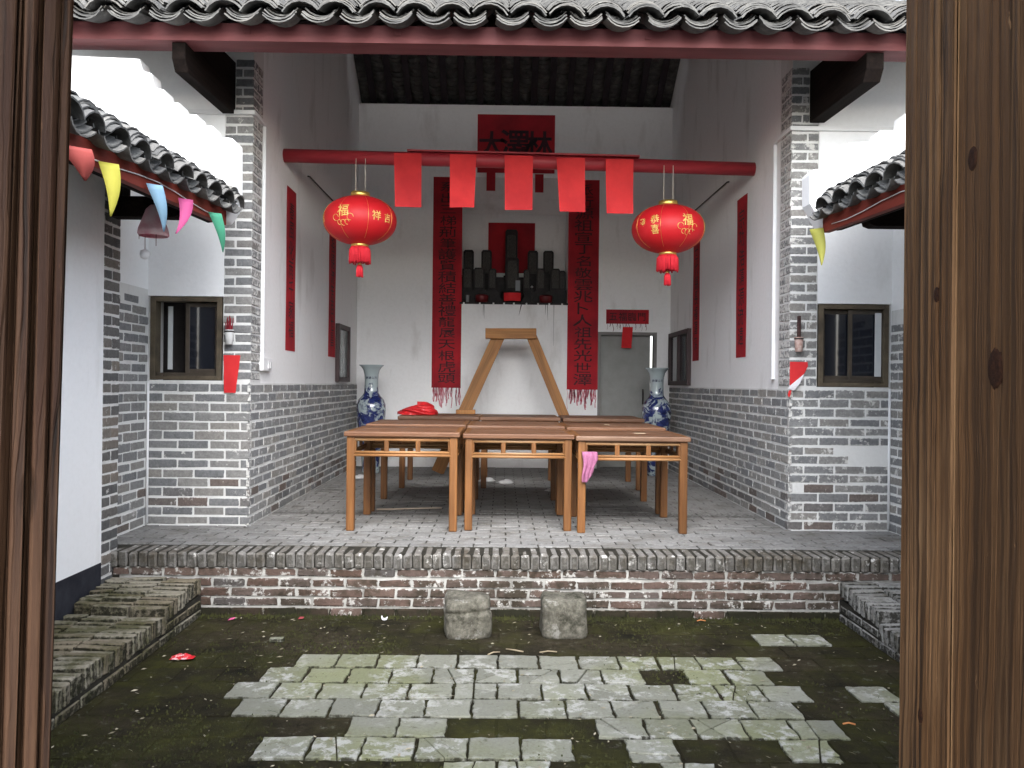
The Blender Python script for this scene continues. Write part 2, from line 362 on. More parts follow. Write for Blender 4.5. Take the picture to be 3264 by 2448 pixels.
# ------------------------------------------------------------------ ground and courtyard
g = MB().add([(-150, -150, -.56), (150, -150, -.56), (150, 150, -.56), (-150, 150, -.56)], [(0, 1, 2, 3)]).build('ground', 'earth'); tag(g, kind='structure')
court = box('courtyard_paving', 'joint', None, -W - .05, W + .05, 1.0, EY + .1, -.55, GZ - .006); tag(court, kind='structure'); court.data.materials[0] = MT['moss']
def slabmesh(poly, t=.03, ins=.004, gap=.0025):
    cx = sum(p[0] for p in poly) / len(poly); cy = sum(p[1] for p in poly) / len(poly); n = len(poly)
    def inset(d): return [(x - d * (x - cx) / max(math.hypot(x - cx, y - cy), .01), y - d * (y - cy) / max(math.hypot(x - cx, y - cy), .01)) for x, y in poly]
    top, side = inset(ins + gap), inset(gap)
    vs = [(x, y, 0) for x, y in top] + [(x, y, -.004) for x, y in side] + [(x, y, -t) for x, y in side]
    fs = [tuple(range(n))]
    for r in (0, n): fs += [(r + i, r + n + i, r + n + (i + 1) % n, r + (i + 1) % n) for i in range(n)]
    return MB().add(vs, fs).mesh('slab')
def cut(poly, p, d):
    nx, ny = -d[1], d[0]; A = []; B = []; n = len(poly)
    for i in range(n):
        a, b = poly[i], poly[(i + 1) % n]
        da = (a[0] - p[0]) * nx + (a[1] - p[1]) * ny; db = (b[0] - p[0]) * nx + (b[1] - p[1]) * ny
        (A if da >= 0 else B).append(a)
        if da * db < 0:
            t = da / (da - db); q = (a[0] + t * (b[0] - a[0]), a[1] + t * (b[1] - a[1])); A.append(q); B.append(q)
    return [q for q in (A, B) if len(q) > 2]
PX, PY = .243, .2375
PALE = {0: [(-1.37, 1.59)], 1: [(-1.53, .686), (1.02, 1.21), (1.26, 1.48)], 2: [(-1.65, 1.59), (1.82, 2.1)], 3: [(-1.54, 1.49), (1.9, 2.2)],
        4: [(-.957, -.455), (.30, 1.617)], 5: [(-1.14, .151), (.418, .75), (1.18, 1.473)], 6: [(-.37, .02), (.55, .8)], -2: [(1.55, 1.95)], 7: [(-1., .3)], 8: [(-.8, 1.2)]}
def chipped(x0, x1, y0, y1, j=.004):
    pts = []
    for (ax, ay), (bx, by) in (((x0, y0), (x1, y0)), ((x1, y0), (x1, y1)), ((x1, y1), (x0, y1)), ((x0, y1), (x0, y0))):
        for t in (0, .2, .4, .6, .8):
            pts.append((ax + (bx - ax) * t + U(-j, j), ay + (by - ay) * t + U(-j, j)))
    return pts
for r in range(-4, 10):
    y1 = 5.105 - r * PY; y0 = y1 - PY
    if r == -4: y1 = min(y1, EY + .02)
    off = -.892 if r % 2 == 0 else -.78
    k0 = math.floor((-W - off) / PX)
    for k in range(k0, k0 + 22):
        x0 = max(off + k * PX, -W); x1 = min(off + (k + 1) * PX, W)
        if x1 - x0 < .04: continue
        xc = (x0 + x1) / 2; pale = any(a - .02 < xc < b + .02 for a, b in PALE.get(r, []))
        pol = chipped(x0 + .0035, x1 - .0035, y0 + .007, y1 - .007, .007 if pale else .003)
        pieces = [pol]
        crack = pale and R() < (.75 if xc > .2 else .4 if xc > -.7 else .12)
        if crack:
            for _ in range(random.choice((1, 2, 2))):
                a = U(0, pi); p = (xc + U(-.05, .05), (y0 + y1) / 2 + U(-.05, .05)); nx = []
                for q in pieces: nx += cut(q, p, (cos(a), sin(a)))
                pieces = nx
        for q in pieces:
            cx = sum(p[0] for p in q) / len(q); cy = sum(p[1] for p in q) / len(q)
            z = GZ + (U(.002, .009) if pale else U(-.002, .002))
            put('slab_fragment' if len(pieces) > 1 else 'paving_slab', slabmesh([(p[0] - cx, p[1] - cy) for p in q], gap=.0055 if len(pieces) > 1 else .0025), 'slab' if pale else 'moss', court, (cx, cy, z),
                (U(-.012, .012), U(-.012, .012), 0))

# ------------------------------------------------------------------ platform: floor bricks, edge of bricks on edge, riser
plat = box('hall_platform', 'joint', None, -3.4, 3.4, EY + .03, 13.3, -.5, -.006); tag(plat, kind='structure')
fm = brickmesh(.238, .115, .05)
rest = MB(); cnt = 0
row = 0; y = EY + .285
while y < 13.:
    pitch = .124
    for a, l in bonds(6.36, .24, .005, row):
        x = -3.18 + a + l / 2
        if y < 7.6:
            put('brick', random.choice(fm), 'floor', plat, (x, y + pitch / 2, -.025 + U(-.003, .002)), (U(-.01, .01), U(-.008, .008), U(-.008, .008)), (l / .24, 1, 1)); cnt += 1
        else: rest.box(x - l / 2 + .003, x + l / 2 - .003, y + .003, y + pitch - .003, -.04, U(-.003, .001))
    y += pitch; row += 1
tag(rest.build('brick_field', 'floor', plat), kind='stuff')
em = brickmesh(.063, .27, .112, ch=.012)
x = -3.15
while x < 3.16:
    put('edge_brick', random.choice(em), 'edge', plat, (x, EY + .135 + U(-.006, .006), -.058 + U(-.004, .003)), (U(-.012, .012), U(-.02, .02), U(-.02, .02)), (U(.95, 1.04), 1, 1)); x += .0705
core = box('mortar_bed', 'mortar_d', plat, -W - .6, W + .6, EY + .026, EY + .28, GZ + .055, -.112); box('damp_bed', 'damp', plat, -W - .6, W + .6, EY + .027, EY + .28, -.5, GZ + .055)
lay(plat, (-2.94, EY + .022), (1, 0), (0, -1), 5.88, GZ - .012, 5, .0715, lambda u, z: ('damp' if z < GZ + .04 and R() < .75 else 'riser'), L=.226, joint=.013, proud=.006, jit=.009)
# side curbs of bricks on edge
cm = brickmesh(.236, .056, .11, ch=.007, jit=.004); cs = brickmesh(.235, .05, .06)
for s, mt in ((-1, 'curb'), (1, 'curb_r')):
    cb = box('courtyard_curb', 'joint', None, min(s * (W + .012), s * 2.95), max(s * (W + .012), s * 2.95), 1.4, EY + .03, -.54, -.31)
    tag(cb, 'mossy brick kerb under the white wall with black skirting' if s < 0 else 'grey brick kerb stepping down beside the weathered door boards', 'kerb')
    y = 2.2
    while y < EY - .02:
        up = y > 5.35
        z = (-.225 + (y - 5.36) * .09) if up else -.275 - .02 * (s > 0)
        for j in range(3):
            if j == 2 and R() < .25: continue
            xx = s * (W + .12 + j * .245 + (.0 if not up else .0)); l = 1 if j < 2 else .6
            if j == 2: xx = s * (W + .49 + .07)
            put('brick', random.choice(cm), mt, cb, (xx + U(-.006, .006), y, z - .055 + U(-.01, .008)), (U(-.07, .05), U(-.04, .04), U(-.03, .03)), (l, 1, 1))
        if up:
            put('brick', random.choice(cs), mt, cb, (s * (W + .03), y + .0, z - .15), (0, 0, pi / 2), (.25, 1, 1.)) if False else None
        y += .0685
    lay(cb, (s * (W + .012), 2.2 if s < 0 else EY), (0, 1) if s < 0 else (0, -1), (-s, 0), EY - 2.2, GZ - .015, 1, .066, mt, L=.23, joint=.012, proud=.01)
    lay(cb, (s * (W + .012), 5.33 if s < 0 else EY), (0, 1) if s < 0 else (0, -1), (-s, 0), EY - 5.33, GZ + .055, 1, .06, mt, L=.23, joint=.012, proud=.008)

# ------------------------------------------------------------------ hall walls
def roof_z(y, d=.0): return (3.79 + (y - 5.7) * .4820 if y < 10.95 else 6.32 - (y - 10.95) * .62) - d
for s in (-1, 1):
    lab = 'right' if s > 0 else 'left'
    # side wall of the hall: plaster above a brick dado
    yz = [(FY + .25, -.1), (13.2, -.1), (13.2, roof_z(13.2, .06)), (10.95, roof_z(10.95, .06)), (FY + .25, roof_z(FY + .25, .06))]
    sw = MB().prism(yz, 0, s * (W + .01), s * (W + .25)).build('side_wall', 'plaster_in')
    tag(sw, ('white hall wall with brick base beside the back doorway' if s > 0 else 'white hall wall with brick base and the light switch'), 'wall')
    box('mortar_bed', 'mortar', sw, min(s * (W + .004), s * (W + .02)), max(s * (W + .004), s * (W + .02)), FY + .004, BY, -.02, 1.212)
    o = (s * (W + .004), BY) if s > 0 else (s * (W + .004), FY + .0)
    def sidemat(u, z, s=s):
        return 'brick_low' if z < .3 and R() < .5 else 'brick_side'
    lay(sw, (s * (W + .004), FY) if s < 0 else (s * (W + .004), BY), (0, 1) if s < 0 else (0, -1), (-s, 0), BY - FY, .0, 15, .0806, sidemat, L=.255, joint=.010, depth=.036, flip=s > 0)
    # front wall: brick below, brick pier, plaster panel, window
    fw = thing('front_wall', ('brick and plaster wall round the window, pier with standing red paper' if s < 0 else 'limewashed brick and plaster wall round the window, pier with torn red paper'), 'wall', (0, 0, 0))
    X = lambda a: s * a
    def bx(name, mat, a, b, y0, y1, z0, z1): return box(name, mat, fw, min(s * a, s * b), max(s * a, s * b), y0, y1, z0, z1)
    bx('mortar_bed', 'mortar', W + .007, 3.17, FY + .004, FY + .3, -.05, 1.232)
    bx('pier', 'mortar', W + .005, 2.535, FY + .004, FY + .3, 1.232, 4.3)
    pl = MB()
    a0, a1 = 2.535, 4.2
    pl.box(min(s * 2.536, s * a1), max(s * 2.536, s * a1), FY + .0, FY + .3, 1.948, 4.3)
    pl.box(min(s * 3.162, s * a1), max(s * 3.162, s * a1), FY + .03, FY + .3, -.05, 1.947)
    pl.build('plaster', 'plaster', fw)
    ml = 'brick' if s < 0 else 'brick_r'
    lay(fw, (-3.17, FY + .004) if s < 0 else (W, FY + .004), (1, 0), (0, -1), 3.17 - W, .0, 15, .0806, lambda u, z: 'brick_low' if z < .42 and R() < .55 else ml, L=.255, H=.071, joint=.0095, depth=.05, flip=s < 0, skip=(lambda u, z, a, b: (.40 < u < .87 and .60 < z < .70) or (u < .15 and .32 < z < .40)) if s > 0 else None)
    for c in range(34):          # pier above the dado: stretcher / two headers by turns, wrapping the corner
        z = 1.232 + .0806 * (c + .5)
        wd = .238 if z < 3.5 else .155
        for u0, l in (((0, wd),) if c % 2 else ((0, wd * .58), (wd * .58 + .01, wd * .42 - .01))):
            xc = s * (W + u0 + l / 2 - .002)
            dd = .262 if (c % 2 == 0 or u0 == 0) else .05
            dd = .135 if c % 2 and u0 == 0 else (.262 if u0 == 0 else .06)
            mm = brickmesh(.12, dd, .068)
            put('brick', random.choice(mm), ml, fw, (xc, FY + dd / 2 + U(-.002, .002), z + U(-.003, .003)), (0, U(-.006, .006), 0), (l / .12, 1, U(.94, 1.03)))
        if c % 2:
            mm = brickmesh(.12, .118, .068)
            put('brick', random.choice(mm), ml, fw, (s * (W + .058), FY + .135 + .01 + .059, z), (0, 0, 0), (1, 1, 1))
    bx('pier_core', 'mortar', W + .006, W + .12, FY + .1, FY + .27, 1.225, 3.95)
    # window
    x0, x1, z0, z1 = 2.548, 3.156, 1.236, 1.943
    wn = put('window', None, None, fw)
    def wb(name, mat, a, b, y0, y1, c, d, bev=.003):
        o = MB().box(min(s * a, s * b), max(s * a, s * b), y0, y1, c, d).build(name, mat, wn, bevel=bev); return o
    wb('frame', 'win', x0, x0 + .045, FY + .005, FY + .12, z0, z1); wb('frame', 'win', x1 - .045, x1, FY + .005, FY + .12, z0, z1)
    wb('frame', 'win', x0 + .045, x1 - .045, FY + .006, FY + .12, z1 - .04, z1); wb('sill', 'win', x0 + .045, x1 - .045, FY + .004, FY + .13, z0, z0 + .035)
    for k in range(3): wb('track', 'win_in', x0 + .05, x1 - .05, FY + .03 + .022 * k, FY + .042 + .022 * k, z0 + .036, z0 + .062 - .006 * k, .001)
    xm = (x0 + x1) / 2
    def sash(a, b, y):
        wb('sash', 'win_in', a, a + .035, y, y + .022, z0 + .06, z1 - .045); wb('sash', 'win_in', b - .035, b, y, y + .022, z0 + .06, z1 - .045)
        wb('sash', 'win_in', a + .035, b - .035, y + .001, y + .021, z0 + .06, z0 + .095); wb('sash', 'win_in', a + .035, b - .035, y + .001, y + .021, z1 - .08, z1 - .045)
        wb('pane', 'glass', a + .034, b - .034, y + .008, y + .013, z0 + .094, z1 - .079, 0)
    sash(x0 + .047, xm + .03, FY + .075)
    if s > 0: sash(xm - .03, x1 - .047, FY + .045)
    wb('curtain', 'curtain', x1 - .13 if s < 0 else x1 - .11, x1 - .09 if s < 0 else x1 - .055, FY + .16 if s < 0 else FY + .03, FY + .17 if s < 0 else FY + .036, z0 + .09, z1 - .07, 0)
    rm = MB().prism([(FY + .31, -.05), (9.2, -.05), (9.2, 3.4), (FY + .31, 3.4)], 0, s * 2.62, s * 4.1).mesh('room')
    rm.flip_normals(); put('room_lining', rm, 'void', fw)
    # wall strip in the passage, at right angles
    pw = thing('passage_wall', 'narrow brick strip with plaster above, between the window and the side wing' if s < 0 else 'narrow brick strip half hidden by the weathered door boards', 'wall')
    box('plaster', 'plaster', pw, min(s * 3.176, s * 3.5), max(s * 3.176, s * 3.5), 6.06, FY + .03, -.05, 3.0)
    zt = 2.06 if s < 0 else 1.95
    box('mortar_bed', 'mortar', pw, min(s * 3.1735, s * 3.18), max(s * 3.1735, s * 3.18), 6.06, FY + .002, -.02, zt - .06)
    lay(pw, (s * 3.173, 6.06) if s < 0 else (s * 3.173, FY), (0, 1) if s < 0 else (0, -1), (-s, 0), FY - 6.06, .0, 26 if s < 0 else 24, .0806, lambda u, z: 'brick_low' if z < .3 and R() < .5 else ml, L=.255, joint=.011, depth=.03,
        skip=lambda u, z, a, b: z > zt - .12 - .25 * abs(u - .6) * (s < 0) - U(0, .08))
    cn = MB().tube([(s * 3.158, FY - .014, .02), (s * 3.158, FY - .014, 1.22)], .011, 8); tag(cn.build('drain_pipe', 'white_pvc', None, True), 'thin white pipe in the corner below the window, ' + ('near the black skirting' if s < 0 else 'near the weathered door boards'), 'pipe')
# back wall with niche and doorway
bw = thing('back_wall', 'white back wall of the hall with altar niche and doorway', 'wall')
b = MB(); Y0, Y1 = BY, BY + .25; TZ = 5.33
for q in ((-W - .02, -.805, 0, TZ), (-.805, .795, 0, 2.425), (-.805, .795, 4.265, TZ), (.795, W + .02, 2.01, TZ), (.795, 1.24, 0, 2.01), (2.11, W + .02, 0, 2.01)):
    b.box(q[0], q[1], Y0, Y1, q[2] - (.02 if q[2] == 0 else 0), q[3])
b.build('plaster', 'plaster_in', bw)
nc = MB(); nc.add([(-.805, Y0 + .01, 4.262), (.795, Y0 + .01, 4.262), (.795, 12.8, 3.86), (-.805, 12.8, 3.86), (.795, 12.8, 2.3), (-.805, 12.8, 2.3)], [(0, 1, 2, 3), (3, 2, 4, 5)])
nc.prism([(Y0 + .02, 2.3), (12.83, 2.3), (12.83, 4.3), (Y0 + .02, 4.3)], 0, -.9, -.806); nc.prism([(Y0 + .02, 2.3), (12.83, 2.3), (12.83, 4.3), (Y0 + .02, 4.3)], 0, .796, .9)
nc.build('niche_lining', 'plaster_in', bw)
box('shelf', 'lacq', bw, -.805, .795, Y0 - .012, 12.8, 2.40, 2.428)
st = MB(); st.box(-.8, .79, Y0 + .25, 12.79, 2.429, 2.62); st.box(-.8, .79, Y0 + .45, 12.79, 2.62, 2.86); st.build('altar_step', 'lacq', bw)
fr = MB(); fr.box(1.24, 1.285, BY - .004, BY + .14, 0, 1.965); fr.box(2.065, 2.11, BY - .004, BY + .14, 0, 1.965); fr.box(1.24, 2.11, BY - .005, BY + .14, 1.965, 2.012)
dr = put('door', None, None, bw); fr.build('frame', flat('grey door frame', (.2, .19, .18)), dr)
box('door_leaf', flat('grey door leaf', (.27, .27, .255), .6), dr, 1.286, 2.028, BY + .08, BY + .12, .01, 1.962, .003)
MB().tube([(1.92, BY + .06, .95), (1.92, BY + .045, 1.0), (1.92, BY + .045, 1.12), (1.92, BY + .06, 1.17)], .012, 8).build('door_handle', 'iron', dr, True)
# outer walls behind the hall
ow = MB(); ow.box(-4.2, 2.12, 13.2, 13.4, -.05, 5.0); ow.box(2.52, 4.2, 13.2, 13.4, -.05, 5.0); ow.box(2.12, 2.52, 13.2, 13.4, -.05, .9); ow.box(2.12, 2.52, 13.2, 13.4, 2.3, 5.)
o = ow.build('rear_wall', 'plaster_in'); tag(o, 'outer wall at the back, its bright window seen through the door gap', 'wall')
for s in (-1, 1):
    o = MB().prism([(FY + .02, -.05), (13.2, -.05), (13.2, roof_z(13.2, .07)), (10.95, roof_z(10.95, .07)), (FY + .02, roof_z(FY, .07))], 0, s * 4.2, s * 4.4).build('gable_wall', 'plaster')
    tag(o, 'outer gable wall beyond the room behind the ' + ('window next to the standing red paper' if s < 0 else 'window next to the torn red paper'), 'wall')

# ------------------------------------------------------------------ roofs of curved tiles
def arcmesh(wd, sag, ln, up, t=.0085, seg=6, jit=.0):
    """tile along +y (front edge at y = 0), arc over x; up = 1 cover (convex), -1 pan"""
    r = (wd * wd / 4 + sag * sag) / (2 * sag); a = math.asin(min(1, wd / 2 / r)); m = MB()
    P = lambda k, rr: ((rr) * sin(-a + 2 * a * k / seg), up * ((rr) * cos(-a + 2 * a * k / seg) - (r - sag)))
    o = [P(k, r) for k in range(seg + 1)]; i = [P(k, r - t) for k in range(seg + 1)]
    for A, fl in ((o, up > 0), (i, up < 0)):
        vs = [(x, 0, z) for x, z in A] + [(x, ln, z) for x, z in A]; n = seg + 1
        fs = [(k, k + 1, n + k + 1, n + k) for k in range(seg)]
        m.add(vs, fs if fl else [f[::-1] for f in fs])
    for y, fl in ((0, up > 0), (ln, up < 0)):
        vs = [(x, y, z) for x, z in o] + [(x, y, z) for x, z in i]; n = seg + 1
        fs = [(k, n + k, n + k + 1, k + 1) for k in range(seg)]
        m.add(vs, fs if fl else [f[::-1] for f in fs])
    return m
COVER = arcmesh(.252, .066, .2, 1); PAN = arcmesh(.226, .05, .2, -1)
cover_me = COVER.mesh('roof_tile'); pan_me = PAN.mesh('roof_tile')
for me in (cover_me, pan_me): me.shade_smooth(); me.set_sharp_from_angle(angle=radians(40))
def tiled_slope(parent, M, ncol, nrow, front, pitch=.264, e=.072, t=.0135):
    """M: matrix whose x runs along the eave, y up the slope, z out of the roof"""
    bulk_v, bulk_f = [], []
    tilt = math.atan2(t, e); cj = [U(-.014, .014) for _ in range(ncol * 2)]
    for r in range(nrow):
        for c in range(ncol * 2):
            cover = c % 2
            x = (c // 2 + .5 + .5 * cover) * pitch
            z = (.0 if not cover else .024) + .010 * min(r, 3); yr = .028 * r if r < 4 else .084 + (r - 3) * e
            if r == 0 and not cover: z -= .004
            L = Matrix.Translation((x + cj[c] + U(-.008, .008), yr + U(-.012, .012) + (.02 if cover else 0.) - (0.01 if r == 0 and not cover else 0), z + .045 + (U(0, .006)))) @ Matrix.Rotation(-tilt + U(-.03, .04), 4, 'X') @ Matrix.Rotation(U(-.09, .09), 4, 'Y') @ Matrix.Rotation(U(-.08, .08), 4, 'Z')
            T = M @ L
            if r < front:
                o = put('roof_tile', cover_me if cover else pan_me, 'tile', parent); o.matrix_local = T
            else:
                src = COVER if cover else PAN; n = len(bulk_v)
                bulk_v += [tuple(T @ Vector(v)) for v in src.v]; bulk_f += [tuple(i + n for i in f) for f in src.f]
    if bulk_v:
        mb = MB(); mb.v, mb.f = bulk_v, bulk_f
        m = bpy.data.meshes.new('tile_field'); m.from_pydata(bulk_v, [], bulk_f); m.shade_smooth(); m.set_sharp_from_angle(angle=radians(40))
        tag(put('tile_field', m, 'tile', parent), kind='stuff')
roof = thing('hall_roof', 'grey curved-tile roof over the hall with red painted eave beam', 'roof')
sa = math.atan(.482)
Mf = Matrix.Translation((-4.22, 5.68, 3.705)) @ Matrix.Rotation(sa, 4, 'X')
tiled_slope(roof, Mf, 32, 79, 5)
sb = math.atan(.62)
Mb = Matrix.Translation((4.22, 13.9, 6.27 - (13.9 - 10.95) * .62)) @ Matrix.Rotation(pi, 4, 'Z') @ Matrix.Rotation(sb, 4, 'X')
tiled_slope(roof, Mb, 32, 45, 0, e=.078)
MB().box(-4.25, 4.25, 10.85, 11.05, 6.28, 6.45).build('ridge', 'tile', roof)
ra = MB().box(-.045, .045, 0, 5.6, -.05, -.018).mesh('rafter'); rb = MB().box(-.045, .045, 0, 3.4, -.05, -.018).mesh('rafter')
for k in range(33):
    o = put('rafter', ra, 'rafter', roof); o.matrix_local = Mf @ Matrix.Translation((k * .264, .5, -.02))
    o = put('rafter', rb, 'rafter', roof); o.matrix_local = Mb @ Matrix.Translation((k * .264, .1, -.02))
box('fascia', 'red_paint', roof, -4.2, 4.2, 5.895, 6.1, 3.655, 3.782, .004)
for x in (-2.0, -.93, .86, 1.93):
    box('peg', 'red_paint', roof, x - .022, x + .022, 5.886, 5.894, 3.705, 3.738, .002)
for y, in ((7.3,), (8.9,), (10.85,), (12.05,)):
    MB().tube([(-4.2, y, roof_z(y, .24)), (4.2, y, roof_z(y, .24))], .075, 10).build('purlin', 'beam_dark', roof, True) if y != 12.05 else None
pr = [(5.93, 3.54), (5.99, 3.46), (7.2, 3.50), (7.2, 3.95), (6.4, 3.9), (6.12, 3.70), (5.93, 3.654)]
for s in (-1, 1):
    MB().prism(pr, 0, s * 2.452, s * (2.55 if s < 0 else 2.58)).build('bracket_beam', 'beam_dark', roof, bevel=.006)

# ------------------------------------------------------------------ side wings
PL = [(-3.6, 3.60), (-2.822, 3.575), (-2.80, 3.485), (-2.735, 3.47), (-2.72, 3.366), (-2.64, 3.35), (-2.619, 3.264), (-2.53, 3.255), (-2.504, 3.18), (-2.40, 3.17), (-2.372, 3.10), (-2.285, 3.09), (-2.268, 3.011), (-2.15, 3.005), (-2.118, 2.975), (-2.114, 2.52), (-2.19, 2.40), (-2.25, 2.40)]
PR = [(3.6, 3.62), (3.2, 3.6), (3.18, 3.42), (2.95, 3.40), (2.93, 3.27), (2.78, 3.25), (2.77, 3.128), (2.60, 3.126), (2.585, 3.045), (2.37, 3.03), (2.35, 2.935), (2.30, 2.92), (2.285, 2.845), (2.11, 2.83), (2.085, 2.80), (2.09, 2.58), (2.19, 2.41), (2.26, 2.41)]
for s, P in ((-1, PL), (1, PR)):
    wg = thing('side_wing', 'low side wing with white stepped parapet, tiled eave and black skirting' if s < 0 else 'low side wing with white stepped parapet, mostly behind the weathered boards', 'building')
    ins = lambda a, b: (min(s * a, s * b), max(s * a, s * b))
    wl = box('wall', 'plaster', wg, *ins(2.953, 3.17), 1.4, 5.80, -.05, 2.78)
    box('skirting', 'black', wg, *ins(2.951, 3.17), 1.4, 5.80, -.5, -.05)
    wb_ = box('wall_end', 'mortar', wg, *ins(2.954, 3.17), 5.80, 6.04, -.5, 2.78)
    lay(wb_, (s * 2.954, 5.80) if s < 0 else (s * 2.954, 6.04), (0, 1) if s < 0 else (0, -1), (-s, 0), .24, -.32, 37, .0806, 'brick_wing', L=.235, joint=.010, depth=.03, proud=.005)
    pp = P + [(s * 3.6, 2.42 + 1.35 * .5)]
    MB().prism(pp, 1, 6.03, 6.20).build('parapet', 'parapet', wg, bevel=.012)
    rf = put('roof', None, None, wg)
    ang = math.atan(.5)
    base = Matrix.Translation((s * 2.09, 0, 0))
    # eave runs along y and drops a little towards the viewer
    dz = .043
    if s > 0: Mw = Matrix.Translation((2.09, 6.02, 2.442)) @ Matrix.Rotation(-pi / 2, 4, 'Z') @ Matrix.Rotation(math.atan(dz), 4, 'Y') @ Matrix.Rotation(ang, 4, 'X')
    else: Mw = Matrix.Translation((-2.09, 1.80, 2.442 - 4.22 * dz)) @ Matrix.Rotation(pi / 2, 4, 'Z') @ Matrix.Rotation(-math.atan(dz), 4, 'Y') @ Matrix.Rotation(ang, 4, 'X')
    tiled_slope(rf, Mw, 16, 24, 4)
    zf = lambda y: 2.345 + (y - 5.9) * dz
    fa = MB().prism([(1.8, zf(1.8)), (5.94, zf(5.94)), (5.94, zf(5.94) + .118), (1.8, zf(1.8) + .118)], 0, s * 2.15, s * 2.20); fa.build('fascia', 'red_paint_y', wg, bevel=.004)
    MB().tube([(s * 2.33, 1.8, zf(1.8) + .10), (s * 2.33, 6.1, zf(6.1) + .10)], .06, 10).build('purlin', 'beam_dark', wg, True)
    rw = MB().box(-.04, .04, 0, 1.6, -.045, -.02).mesh('rafter')
    for k in range(16):
        o = put('rafter', rw, 'rafter', wg); o.matrix_local = Mw @ Matrix.Translation((.264 * k, .12, -.02))
    for yb in (5.86, 3.2):
        zz = zf(yb)
        MB().prism([(s * 2.46, zz + .06), (s * 2.44, zz + .12), (s * 2.46, zz + .19), (s * 3.0, zz + .19), (s * 3.0, zz + .045), (s * 2.5, zz + .045)], 1, yb, yb + .13).build('bracket_beam', 'beam_dark', wg, bevel=.005)
        box('strut', 'beam_dark', wg, *ins(2.86, 3.0), yb, yb + .13, zz + .191, zz + .42)

# ------------------------------------------------------------------ gatehouse round the viewer: unseen wall and low roof, added to block low sky
gh = thing('gatehouse', 'gatehouse with open doorway framing the courtyard, unseen, added to block low sky', 'building')
b = MB()
for q in ((-4.2, -.98, 1.12, 1.3, -.5, 2.7), (.66, 4.2, 1.12, 1.3, -.5, 2.7), (-.98, .66, 1.12, 1.3, 2.4, 2.7)): b.box(*q)
b.build('wall', 'plaster', gh)
MB().prism([(1.6, 2.62), (.6, 3.05), (-.4, 2.62), (-.4, 2.70), (.6, 3.14), (1.6, 2.70)], 0, -4.5, 4.5).build('roof', 'tile', gh)  # unseen roof, its height set for how much sky it holds back
o = box('gate_floor', 'floor', None, -4.2, 4.2, -2.8, 1.3, -.54, -.44); tag(o, kind='structure')
# ------------------------------------------------------------------ gate boards beside the viewer
dl = thing('door_leaf', 'weathered brown wooden door boards nearest the viewer, knotted and grooved', 'door', (0, 0, 0))
Mz = Matrix.Translation((.336, 1.0, 0)) @ Matrix.Rotation(-pi / 2 + .03, 4, 'Z')
KNOTS = [(.135, 1.473, .009), (.177, 1.251, .014), (.074, 1.336, .006), (.05, .85, .006)]
def grain_board(x0, x1, y0, y1, z0, z1, seed, deep=.0042, nz=90, knots=(), prof=None, step=(.0011, .0026)):
    rg = random.Random(seed); xs = [x0]
    while xs[-1] < x1 - .002: xs.append(xs[-1] + rg.uniform(*step))
    xs[-1] = x1; n = len(xs); hs = [0.] * n; mode = 0
    for i in range(n):
        if rg.random() < .07: mode = rg.choice((0, 0, 1, 1, 2))
        hs[i] = (rg.random() ** 2) * deep * (.25, 1., .6)[mode] * (1 if i % 2 else .2)
    hs[0] = hs[-1] = .003
    ph = [(rg.uniform(.4, 2.2), rg.uniform(0, 6), rg.uniform(.0008, .003)) for _ in range(4)]
    vs = []
    for j in range(nz + 1):
        z = z0 + (z1 - z0) * j / nz; dx = sum(a * sin(f * z * 2 + p) for f, p, a in ph)
        for i, x in enumerate(xs):
            k = (x - x0) / (x1 - x0); x_ = x + dx * (4 * k * (1 - k)); y = y0 + hs[i] * (.75 + .25 * sin(z * 9 + i * 1.7)) + (prof(k) if prof else 0)
            for kx, kz, kr in knots:
                d = math.hypot(x - kx, (z - kz) * .45)
                if d < kr * 4: x_ += (x - kx) / max(d, .001) * kr * .55 * (1 - d / (kr * 4)) ** 2
                if d < kr: y += .0016 * (1 - d / kr) - .0005
            vs.append((x_, y, z))
    fs = [(j * n + i, j * n + i + 1, (j + 1) * n + i + 1, (j + 1) * n + i) for j in range(nz) for i in range(n - 1)]
    m = MB().add(vs, fs)
    m.add([(x0, y0 + .003, z0), (x1, y0 + .003, z0), (x1, y1, z0), (x0, y1, z0), (x0, y0 + .003, z1), (x1, y0 + .003, z1), (x1, y1, z1), (x0, y1, z1)], [(0, 3, 2, 1), (4, 5, 6, 7), (1, 2, 6, 5), (2, 3, 7, 6), (3, 0, 4, 7)])
    return m
xx = 0.
for k_, (wd, y0) in enumerate(((.108, 0.0), (.094, .003), (.1, .0), (.11, .004))):
    o = grain_board(xx, xx + wd - .0012, y0, .045, -.43, 2.7, 40 + k_, knots=KNOTS).build('board', 'post_r', dl); o.matrix_local = Mz; xx += wd
for kx, kz, kr in KNOTS:
    o = MB().lathe([(kr * .95, -.001), (kr * .8, .0006), (kr * .35, .001), (kr * .05, .0004)], 14).build('knot', m_plain('dark knot', (.008, .003, .002), (.03, .012, .006), 300, .8, .5, 400, .002, .1), dl, True)
    o.matrix_local = Mz @ Matrix.Translation((kx, .0032 if .108 < kx < .202 else .0004, kz)) @ Matrix.Rotation(pi / 2, 4, 'X') @ Matrix.Scale(1.7, 4, (0, 1, 0))
jb = thing('door_post', 'dark moulded wooden door post with long vertical grooves', 'door post', (0, 0, 0))
Mj = Matrix.Translation((-.681, 1.0, 1.23)) @ Matrix.Rotation(.0205, 4, 'Y') @ Matrix.Rotation(.56, 4, 'Z')
xs = 0
